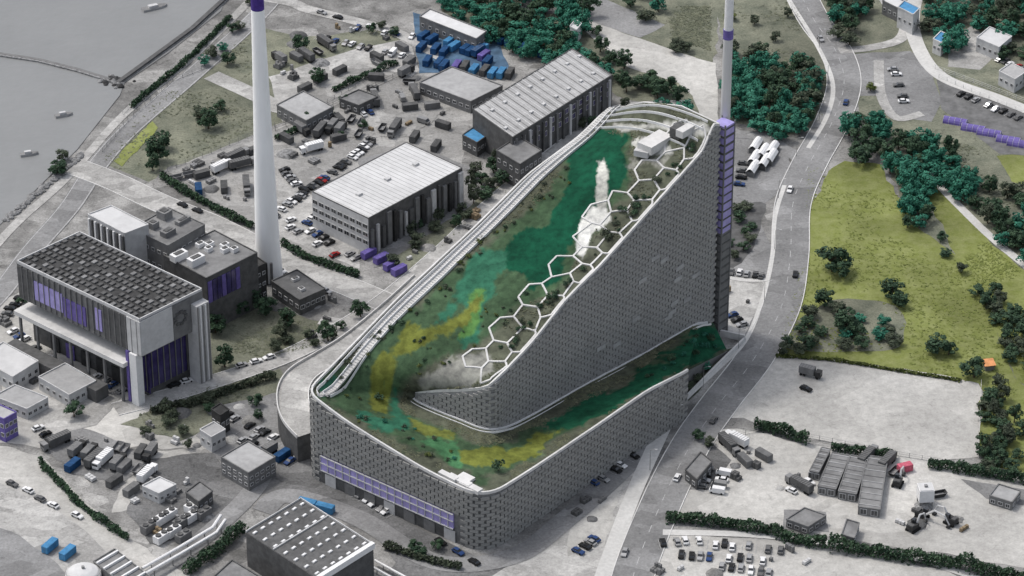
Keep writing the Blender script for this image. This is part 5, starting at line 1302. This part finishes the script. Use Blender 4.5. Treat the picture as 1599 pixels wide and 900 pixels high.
# ------------------------------------------------------------------ woods, trees and hedges
D, T, G, O = 'dark', 'teal', 'grey', 'olive'
wood([(655, -30), (900, -40), (930, 20), (900, 70), (930, 100), (900, 105), (850, 72), (800, 60), (760, 45), (700, 12)], 7.6, 8, 8, [T, T, D], 'teal-green tree', 'in the wood along the top edge', 'trees in the top wood', seed=1, stuff=True)
wood([(930, 20), (945, 60), (990, 110), (1060, 130), (1085, 165), (1060, 172), (960, 140), (905, 100)], 7.6, 7, 7.5, [D, D, T], 'dark tree', 'in the belt behind the sloping roof top', 'trees behind the roof top', seed=2, keep=.85)
wood([(940, -30), (1030, -20), (1040, 50), (1000, 45), (950, 12)], 8.5, 7, 7.5, [T, D, G], 'teal tree', 'left of the steel chimney at the top', 'trees left of the chimney', seed=3, keep=.75, stuff=True)
wood([(1040, 55), (1110, 70), (1100, 90), (1030, 65)], 8, 5, 6, [D, G], 'dark low tree', 'by the pale road near the chimney', 'low trees by the pale road', seed=4, keep=.8)
wood([(1134, 60), (1200, 75), (1275, 85), (1290, 150), (1255, 200), (1215, 210), (1140, 175)], 8.2, 8, 8, [T, T, D, G], 'teal tree', 'in the grove right of the chimney', 'trees in the grove right of the chimney', seed=5, keep=.85)
wood([(1140, 5), (1240, 20), (1255, 60), (1140, 55)], 11, 4, 5, [G, O], 'small grey tree', 'on the scrub above the grove', 'small trees above the grove', seed=6, keep=.5)
wood([(1275, -20), (1370, -25), (1340, 70), (1310, 60)], 8.5, 8, 8, [T, D, G], 'teal tree', 'in the wedge above the road junction', 'trees above the junction', seed=7, keep=.8, stuff=True)
wood([(1322, 165), (1362, 160), (1378, 185), (1375, 235), (1335, 240), (1320, 210)], 7.5, 9, 8.5, [D, T], 'dark green tree', 'in the clump where the meadow meets the road', 'trees at the meadow head', seed=8)
wood([(1378, 195), (1450, 205), (1490, 235), (1525, 265), (1520, 320), (1480, 290), (1440, 330), (1405, 300), (1372, 245)], 7.8, 8.5, 8.5, [T, T, D], 'teal tree', 'in the wood above the olive meadow', 'trees above the olive meadow', seed=9, keep=.92)
wood([(1410, 310), (1455, 330), (1450, 362), (1415, 355)], 8, 7, 7, [D, T, G], 'dark tree', 'at the lower tip of the meadow wood', 'trees at the lower tip of the wood', seed=10, keep=.8)
wood([(1452, 352), (1475, 368), (1512, 420), (1498, 432), (1465, 395)], 6.5, 4, 5.5, [D, G], 'dark bush-like tree', 'in the diagonal hedge line of the meadow', 'trees in the diagonal hedge line', seed=11, keep=.8)
wood([(1498, 425), (1545, 442), (1552, 500), (1530, 498), (1505, 465)], 7, 6.5, 7.5, [D, D, G], 'dark tree', 'in the middle of the diagonal hedge line', 'trees in the middle of the hedge line', seed=12, keep=.7)
wood([(1548, 490), (1660, 480), (1660, 570), (1590, 575), (1560, 530)], 7.8, 6, 7, [D, G, D], 'dark tree', 'at the right edge below the pale path', 'trees at the right edge below the path', seed=13, keep=.75)
wood([(1490, 292), (1545, 300), (1660, 350), (1660, 455), (1600, 410), (1550, 365)], 7.6, 7.5, 7.5, [D, D, T, G], 'dark tree', 'in the wood right of the pale path', 'trees right of the pale path', seed=14, keep=.9)
wood([(1520, 262), (1600, 285), (1600, 335), (1530, 300)], 8.5, 6, 6.5, [G, D], 'grey-green tree', 'on the scrub at the right edge', 'trees on the right scrub', seed=15, keep=.8)
wood([(1440, -20), (1660, -20), (1660, 45), (1600, 60), (1560, 30), (1520, 35), (1480, 90), (1455, 60)], 9, 8, 8, [T, T, G, D], 'teal tree', 'in the top right corner wood', 'trees in the top right corner', seed=16, keep=.85, stuff=True)
wood([(1560, 60), (1660, 60), (1660, 140), (1600, 130), (1570, 100)], 9, 6, 7, [T, D, G], 'teal tree', 'round the low building at far right', 'trees round the low far right building', seed=17, keep=.7)
wood([(1340, 95), (1370, 95), (1375, 150), (1345, 150)], 11, 3.5, 5, [G, O], 'small grey tree', 'on the verge right of the junction', 'small trees by the junction', seed=18, keep=.5)
wood([(1535, 595), (1560, 590), (1600, 660), (1590, 720), (1560, 738), (1530, 720)], 6.4, 6, 6, [D, G, D], 'dark tree', 'between pale lot and right meadow', 'trees between lot and meadow', seed=19, keep=.9)
wood([(1225, 500), (1300, 470), (1330, 485), (1290, 545), (1215, 548)], 7.5, 4, 6, [G, D], 'grey shrubby tree', 'on the bare soil left part below the meadow', 'shrubby trees on the bare soil', seed=20, keep=.8)
wood([(1330, 485), (1410, 490), (1410, 535), (1330, 548), (1300, 530)], 7.5, 4, 6, [G, D, T], 'grey shrubby tree', 'on the bare soil right part below the meadow', 'shrubby trees right on the bare soil', seed=21, keep=.75)
for a in ((1300, 405, 10, 12.5, D, 'largest round dark tree in the left of the olive meadow'), (1316, 420, 7, 8, D, 'dark tree touching the largest round meadow tree'), (1393, 452, 8, 9.5, D, 'lone dark tree in the middle of the olive meadow'), (1405, 468, 6, 7, D, 'lower companion of the lone meadow tree'),
          (1288, 466, 7, 8, D, 'dark tree below the largest round meadow tree'), (1322, 500, 9, 10, D, 'dark round tree on the bare soil patch'), (1338, 515, 6, 8, D, 'dark tree right of the round soil-patch tree'), (1465, 538, 7, 10, D, 'wide dark tree above the pale lot'), (1482, 545, 5, 6, D, 'small dark tree right of the wide one above the pale lot'),
          (1522, 574, 8, 10, D, 'dark tree at the corner of the pale lot beside the orange shelter'), (1258, 536, 6, 8, D, 'dark tree beside the road at the meadow foot'), (1248, 545, 4, 6, G, 'grey small tree beside the road at the meadow foot'), (1418, 345, 6, 6.5, D, 'dark tree alone at the meadow wood edge'),
          (245, 232, 11, 10, D, 'tall dark tree at the corner of the scrub field'), (238, 252, 8, 6, D, 'narrow dark tree below the tall scrub field tree'), (255, 218, 8, 7, D, 'dark tree behind the tall scrub field tree'), (325, 185, 9, 9, D, 'dark tree in the middle of the scrub field'), (312, 178, 6, 8, G, 'greyish tree left of the scrub field tree'), (345, 165, 5, 6, D, 'low dark tree right of the scrub field tree'),
          (468, 66, 8, 8, D, 'dark tree right of the stack near the top'), (495, 118, 7, 7, D, 'round dark tree right of the stack'), (480, 183, 6, 6, D, 'dark tree at the pale shed behind the stack'), (538, 156, 5, 5, D, 'small dark tree by the dark yard shed'), (90, 262, 6, 8, D, 'dark tree on the shore'), (98, 243, 5, 6, G, 'grey tree on the shore above the dark one'),
          (563, 482, 7, 7, D, 'dark round tree near the street end'), (512, 518, 8, 7.5, D, 'dark round tree behind the curved ramp'), (448, 496, 8, 7, D, 'dark tree between stack foot and plant'), (440, 515, 7, 7, G, 'grey tree below the tree at the stack foot'), (350, 556, 9, 7.5, D, 'dark round tree right of the old power station'), (336, 505, 8, 9, D, 'dark tree at the rear tower of the old station'),
          (395, 460, 9, 9, D, 'dark tree below the stack foot'), (415, 478, 8, 8, D, 'second dark tree below the stack foot'), (375, 478, 7, 8, D, 'dark tree left of those below the stack foot'), (430, 540, 5, 6, G, 'small grey tree by the service road'), (115, 640, 6, 7, D, 'dark tree in front of the old station yard'), (90, 575, 4, 5, D, 'small dark tree in the pale yard'),
          (400, 625, 5, 6, D, 'small dark tree left of the curved ramp'), (355, 90, 6, 7, D, 'dark tree by the sea road near the stack top'), (1092, 680, 4, 5, D, 'dark tree on the road verge'), (1108, 690, 3.5, 4.5, G, 'grey tree on the road verge'), (975, 690, 3.5, 5, D, 'dark shrubby tree right of the facade')):
    single(*a)
wood([(650, 838), (680, 842), (690, 862), (640, 862)], 5, 4, 5, [D, D], 'dark tree', 'in front of the plant below the glass band', 'trees below the glass band', seed=30)
wood([(240, 640), (330, 605), (340, 630), (260, 690), (220, 670)], 6.5, 4.5, 5, [D, G, G], 'grey-green tree', 'in the plot below the old power station', 'trees in the plot below the old station', seed=31, keep=.75)
wood([(425, 640), (330, 660), (260, 690), (300, 700), (400, 670), (460, 650)], 8.5, 3.5, 4, [D, G], 'small dark tree', 'along the lane left of the curved ramp', 'small trees along the lane', seed=32, keep=.5)
wood([(1040, 590), (1090, 570), (1130, 562), (1090, 610), (1045, 640)], 6, 3.2, 4.5, [D, G, T], 'dark shrub', 'in the garden at the ramp end', 'garden shrubs at the ramp end', bush=True, seed=33, keep=.7)
wood([(430, 470), (560, 500), (540, 530), (440, 540)], 8, 4, 4.5, [G, D], 'grey tree', 'on the green between stack foot and ramp', 'trees between stack and ramp', seed=34, keep=.5)
wood([(725, 265), (780, 240), (800, 260), (750, 320), (730, 310)], 6.5, 7, 6, [D, G, G], 'grey-green tree', 'between white-roofed hall and roof walkway', 'trees between hall and walkway', seed=35, keep=.85)
wood([(640, 350), (740, 300), (740, 330), (640, 400), (600, 420)], 6.5, 5, 5, [D, G, G], 'dark tree', 'in front of the finned hall front', 'trees in front of the finned hall', seed=36, keep=.7)
wood([(845, 245), (960, 145), (1000, 150), (880, 230)], 7.5, 5, 5, [D, G], 'dark tree', 'behind the roof walkway near the grey hall', 'trees behind the roof walkway', seed=37, keep=.6)
wood([(540, 20), (640, 40), (640, 60), (540, 45)], 8, 4, 4.5, [D, G], 'small dark tree', 'along the top street', 'trees along the top street', seed=38, keep=.5)
wood([(440, 235), (640, 150), (650, 160), (450, 250)], 12, 3.5, 4.5, [D, G], 'small dark tree', 'scattered in the machine yard', 'trees in the machine yard', seed=39, keep=.55)
wood([(400, -20), (380, 20), (345, 60), (300, 100), (315, 105), (370, 60), (400, 20)], 6, 4, 5.5, [D, G, T], 'dark tree', 'beside the sea road near the top', 'trees beside the sea road', seed=40, keep=.6)
wood([(120, 410), (60, 410), (0, 520), (20, 530)], 9, 3, 4, [G, D], 'small grey tree', 'on the verge left of the old station', 'trees left of the old station', seed=42, keep=.6)
wood([(1130, 320), (1185, 318), (1165, 405), (1135, 410)], 6.5, 3.5, 5, [D, G], 'dark low tree', 'on the dark bank beside the lift shaft', 'trees on the dark bank', seed=43, keep=.8)
wood([(1000, 640), (1035, 640), (1020, 690), (990, 700)], 6, 3, 4, [D, G], 'low dark shrub', 'beside the path at the facade end', 'shrubs at the facade end', bush=True, seed=44, keep=.7)
def hedge(label, pts, w, h, kind, dens=26, seed=0):
    """one clipped-to-ragged hedge of leaf clumps along a path"""
    wp = [P(x, y, h*.5) for x, y in pts]; wp = smooth(wp, 5); leaf = {'dark': M_leaf, 'teal': M_leaf2, 'grey': M_leaf3, 'olive': M_leafO}[kind]
    rnd = random.Random(seed); b = MB(); c0 = wp[0]; t = thing('hedge', label, 'hedge', (c0.x, c0.y, 0), world=True); st = MB()
    for j in range(len(wp)-1):
        L_ = (wp[j+1]-wp[j]).length; d = (wp[j+1]-wp[j]).normalized(); n_ = Vector((-d.y, d.x, 0))
        for k in range(int(L_*dens*2)):
            q = wp[j].lerp(wp[j+1], rnd.random()); hh = h*(.75+.5*abs(mnoise.noise(Vector((q.x*.15, q.y*.15, seed))))*2); z = hh*rnd.random()**.6; ww = w*(.8+.6*mnoise.noise(Vector((q.x*.2, q.y*.2, seed+5))))
            p = Vector((q.x, q.y, z))+n_*rnd.uniform(-.5, .5)*ww*(1-.4*(z/hh)**2); nn = Vector((rnd.gauss(0, 1), rnd.gauss(0, 1), abs(rnd.gauss(0, 1))+.3)).normalized(); a_ = nn.orthogonal().normalized(); bb = nn.cross(a_); s_ = rnd.uniform(.3, .62)
            b.face([p-a_*s_, p-bb*s_*.7, p+a_*s_, p+bb*s_*.7], leaf)
        st.tube([(wp[j].x, wp[j].y, 0), (wp[j].x, wp[j].y, h*.7)], .12, M_bark, 4)
    b.build('foliage', t); st.build('stems', t); return t
hedge('dark hedge along the street left of the stack', [(252, 272), (290, 298), (340, 325), (395, 352)], 3.5, 3, D, seed=1)
hedge('dark hedge along the street right of the stack', [(440, 378), (480, 400), (530, 418), (560, 428)], 3.5, 3, D, seed=2)
hedge('dark hedge between the upper lot and the container rows', [(1178, 662), (1210, 668), (1262, 688)], 5, 4, D, 34, seed=3)
hedge('dark hedge above the grey sheds', [(1298, 697), (1330, 702), (1355, 706), (1400, 711)], 3, 3, D, seed=4)
hedge('dark hedge along the lower right lot edge', [(1450, 722), (1500, 730), (1550, 738), (1620, 750)], 4, 4, D, 34, seed=5)
hedge('long dark hedge curving between the lower lots, left part', [(1040, 806), (1090, 810), (1150, 818), (1200, 826), (1240, 840), (1290, 848)], 4.5, 4, D, 34, seed=6)
hedge('long dark hedge curving between the lower lots, right part', [(1294, 848), (1340, 856), (1380, 862), (1440, 870), (1500, 880), (1570, 896), (1640, 915)], 5.5, 4.5, D, 38, seed=7)
hedge('dark hedge along the quay lane', [(205, 165), (240, 135), (290, 95), (330, 55), (360, 25)], 2.6, 2.5, D, 20, seed=8)
hedge('dark hedge along the service road left of the ramp', [(235, 640), (300, 628), (380, 600), (430, 585)], 3, 3, G, 24, seed=9)
hedge('dark hedge at the lower left compound edge', [(62, 720), (100, 760), (130, 790), (200, 840)], 2.6, 2.5, D, 20, seed=10)
hedge('dark hedge above the machine yard', [(520, 140), (560, 122), (620, 96)], 2.6, 2.5, D, 20, seed=11)
hedge('dark hedge through the machine yard left', [(430, 215), (470, 198), (520, 172)], 2.8, 2.8, D, 22, seed=12)
hedge('ragged hedge along the olive meadow foot', [(1212, 556), (1300, 562), (1400, 578), (1500, 594)], 1.6, 1.2, O, 14, seed=13)
hedge('dark hedge right of the skylight roof', [(600, 850), (650, 868), (720, 885)], 3, 2.5, G, 22, seed=14)
hedge('dark hedge left of the skylight roof', [(290, 890), (340, 855), (380, 820)], 5, 4, D, 30, seed=15)
# pallets, crates and spoil heaps in the yards
def crate_stack(x, y, rz, rnd):
    o = thing('crate_stack', '', 'crates', (x, y, .14), rz); m = rnd.choice([M_wallM, M_wallL, M_wallD, M_steel, mat('timber', (.22, .17, .11), var=.25, scale=1)])
    nx, ny, nz = rnd.randint(1, 3), rnd.randint(1, 3), rnd.randint(1, 2)
    b = MB()
    for i in range(nx):
        for j in range(ny): b.box((i*1.3, j*1.1, 0), (1.2, 1.0, .15), M_wallD)
    b.build('pallets', o); b = MB()
    for i in range(nx):
        for j in range(ny):
            for k in range(rnd.randint(1, nz)): b.box((i*1.3, j*1.1, .153+k*1.05), (1.1+rnd.uniform(-.1, .05), .95, 1.0), m)
    b.build('crates', o); return o
def heap(x, y, rnd):
    o = thing('spoil_heap', '', 'heap', (x, y, 0)); b = MB(); r = rnd.uniform(1.5, 4); n = 14; rings = [(1, 0), (.75, .28), (.45, .5), (.15, .62)]
    for q, z in rings:
        for k in range(n): a = 2*math.pi*k/n; f = q*r*(1+.25*mnoise.noise(Vector((math.cos(a)*1.5+x, math.sin(a)*1.5+y, q)))); b.v.append((f*math.cos(a), f*math.sin(a), z*r*.7))
    m = rnd.choice([M_rock, M_conc, M_ground, M_asph2])
    for j in range(3):
        for k in range(n): b.f.append((j*n+k, j*n+(k+1) % n, (j+1)*n+(k+1) % n, (j+1)*n+k)); b.m.append(b.mi(m))
    b.f.append(tuple(3*n+k for k in range(n))); b.m.append(0); b.build('mound', o); return o
CL = [([(60, 690), (130, 665), (235, 720), (190, 765), (110, 745)], 16, 'in the machine compound at lower left'), ([(200, 770), (260, 735), (330, 760), (320, 830), (240, 850)], 12, 'round the cooling plant'),
      ([(320, 640), (440, 625), (470, 690), (400, 740), (320, 700)], 18, 'in the lot left of the curved ramp'), ([(20, 480), (60, 500), (60, 600), (0, 560)], 8, 'in the yard at the left edge'), ([(230, 655), (300, 640), (320, 700), (240, 700)], 8, 'in the plot below the old station'),
      ([(280, 270), (390, 225), (395, 340), (300, 300)], 16, 'in the yard left of the stack'), ([(440, 240), (560, 160), (640, 210), (540, 240), (460, 320)], 22, 'in the yard right of the stack'), ([(560, 150), (650, 110), (720, 190), (640, 210)], 16, 'in the middle machine yard'),
      ([(420, 60), (560, 40), (640, 80), (540, 110), (430, 140)], 16, 'in the field yard at the top'), ([(620, 400), (740, 320), (760, 345), (650, 425)], 8, 'between finned hall and service road'), ([(430, 480), (560, 440), (580, 500), (470, 540)], 8, 'on the green below the stack'),
      ([(1130, 690), (1260, 700), (1250, 790), (1130, 780)], 7, 'in the gravel lot by the main road'), ([(1390, 730), (1520, 760), (1500, 850), (1400, 830)], 8, 'around the white silo'), ([(1040, 845), (1240, 860), (1300, 900), (1020, 900)], 12, 'in the bottom lot'),
      ([(900, 760), (985, 700), (960, 760), (900, 850)], 8, 'on the strip beside the plant facade'), ([(1125, 440), (1195, 445), (1165, 520), (1120, 505)], 7, 'in the paved court by the road')]
r9 = random.Random(77)
for poly, n, wv in CL:
    cs, hs = [], []; k = 0; xs = [p[0] for p in poly]; ys = [p[1] for p in poly]
    while k < n:
        x, y = r9.uniform(min(xs), max(xs)), r9.uniform(min(ys), max(ys))
        if not inpoly(x, y, poly): continue
        k += 1; q = P(x, y)
        if any((w2+3.2)*.5 > (Vector((q.x, q.y))-p2).length for p2, w2 in PLACED): continue
        PLACED.append((Vector((q.x, q.y)), 3.4))
        if r9.random() < .72: cs.append(crate_stack(q.x, q.y, ru+r9.choice([0, 1.57])+r9.uniform(-.1, .1), r9))
        else: hs.append(heap(q.x, q.y, r9))
    ordinals(cs, 'crate stack', wv, 'crate stacks '+wv); ordinals(hs, 'low spoil heap', wv, 'spoil heaps '+wv)
def tufts(label, name, n, pts_fn, s0, s1, m, seed):
    rnd = random.Random(seed); b = MB(); k = 0; tries = 0
    while k < n and tries < n*20:
        tries += 1; p = pts_fn(rnd)
        if p is None: continue
        k += 1
        for j in range(3):
            a = rnd.uniform(0, 3.14); s_ = rnd.uniform(s0, s1); d = Vector((math.cos(a), math.sin(a), 0))*s_*.5; o_ = Vector((rnd.uniform(-.4, .4), rnd.uniform(-.4, .4), 0))*s_*2; h = s_*rnd.uniform(.12, .3); ln = Vector((-math.sin(a), math.cos(a), 0))*s_*rnd.uniform(.5, 1.0)
            q = p+o_; b.face([q-d, q+d, q+d*.4+ln+Vector((0, 0, h)), q-d*.4+ln+Vector((0, 0, h))], m)
    o = b.build(name); o['kind'] = 'stuff'; o['label'] = label; o['category'] = 'grass'; return o
green_ = [z[1] for z in ZONES[1:] ]
def on_slope(rnd):
    i = rnd.randrange(len(grid)-1); j = int(rnd.uniform(3, NV-3)); p = grid[i][j].lerp(grid[i+1][j+1], rnd.random()); x, y = proj(p)
    for poly in green_:
        if inpoly(x, y, poly): return None
    if mnoise.noise(Vector((p.x*.09, p.y*.09, 7))) < -.05: return None
    return p-Vector((0, 0, .05))
tufts('rough grass and heather growing beside the mats on the sloping roof', 'roof_grass', 4200, on_slope, .3, .75, mat('grass_tuft_grey', (.085, .092, .058), col2=(.15, .155, .10), scale=.4), 1)
def in_px(polys):
    ws = [[tuple(P(x, y)[:2]) for x, y in pl] for pl in polys]; ar = []
    def f(rnd):
        w = rnd.choice(ws); xs = [p[0] for p in w]; ys = [p[1] for p in w]; x, y = rnd.uniform(min(xs), max(xs)), rnd.uniform(min(ys), max(ys))
        if not inpoly(x, y, w) or mnoise.noise(Vector((x*.035, y*.035, 2))) < -.02+rnd.uniform(-.15, .15): return None
        return Vector((x, y, .1))
    return f
tufts('darker tussocks in the olive meadow', 'meadow_grass', 2600, in_px([[(1262, 262), (1372, 258), (1430, 355), (1520, 430), (1590, 620), (1400, 570), (1215, 550), (1255, 400)], [(1450, 300), (1500, 335), (1620, 450), (1600, 600), (1520, 430)]]), .3, .8, mat('grass_tuft_olive', (.125, .155, .042), col2=(.19, .215, .06), scale=.3), 2)
tufts('scrub and weeds on the rough verges', 'scrub_grass', 4200, in_px([[(160, 250), (268, 135), (385, 60), (400, 200), (262, 262)], [(1130, 0), (1240, 0), (1295, 100), (1285, 190), (1140, 180)], [(1470, 215), (1599, 250), (1599, 330), (1480, 280)], [(330, 490), (480, 500), (540, 530), (420, 560), (300, 540)], [(210, 650), (330, 605), (440, 580), (350, 640), (260, 680)], [(1040, 10), (1110, 10), (1110, 80), (1050, 60)], [(612, 405), (740, 320), (905, 202), (760, 330), (640, 432)]]), .3, .9, mat('grass_tuft_scrub', (.10, .112, .078), col2=(.18, .188, .13), scale=.3), 3)

struct(BAY.build('parking_markings'))
# more trees in the far belts
wood([(700, 8), (760, 40), (860, 70), (905, 98), (940, 120), (930, 130), (850, 90), (760, 62)], 6.6, 7, 7.5, [T, T, D], 'teal tree', 'along the near side of the top wood', 'trees along the top wood', seed=201, stuff=True)
wood([(1134, 95), (1200, 90), (1280, 100), (1288, 150), (1250, 198), (1140, 180)], 7, 7.5, 8, [T, T, D], 'teal tree', 'filling the grove right of the chimney', 'x', seed=205, keep=.8, stuff=True)
wood([(1500, 300), (1660, 360), (1660, 450), (1600, 405)], 7, 7, 7.5, [D, T, D], 'dark tree', 'filling the wood right of the pale path', 'x', seed=214, keep=.8, stuff=True)
wood([(1385, 205), (1450, 215), (1520, 265), (1522, 318), (1478, 290), (1440, 335), (1400, 290)], 7, 7, 7.5, [T, T, D], 'teal tree', 'filling gaps of the wood above the olive meadow', 'x', seed=221, keep=.75, stuff=True)
wood([(1500, 425), (1548, 440), (1600, 500), (1660, 520), (1660, 575), (1590, 570), (1540, 510)], 6.6, 4, 6, [D, G, D], 'dark low tree', 'filling the lower end of the diagonal hedge line', 'x', seed=222, keep=.7, stuff=True)
wood([(1535, 600), (1570, 610), (1595, 720), (1560, 738), (1530, 715)], 6, 4, 5.5, [D, G], 'dark low tree', 'filling the strip between pale lot and right meadow', 'x', seed=223, keep=.8, stuff=True)
wood([(1280, -20), (1370, -20), (1340, 60), (1315, 55)], 7.4, 7, 7.5, [T, D, G], 'teal tree', 'filling the wedge above the junction', 'x', seed=224, keep=.7, stuff=True)
wood([(1440, -20), (1660, -20), (1660, 50), (1480, 85)], 9, 7, 8, [T, T, G], 'teal tree', 'filling the top right corner wood', 'x', seed=225, keep=.55, stuff=True)
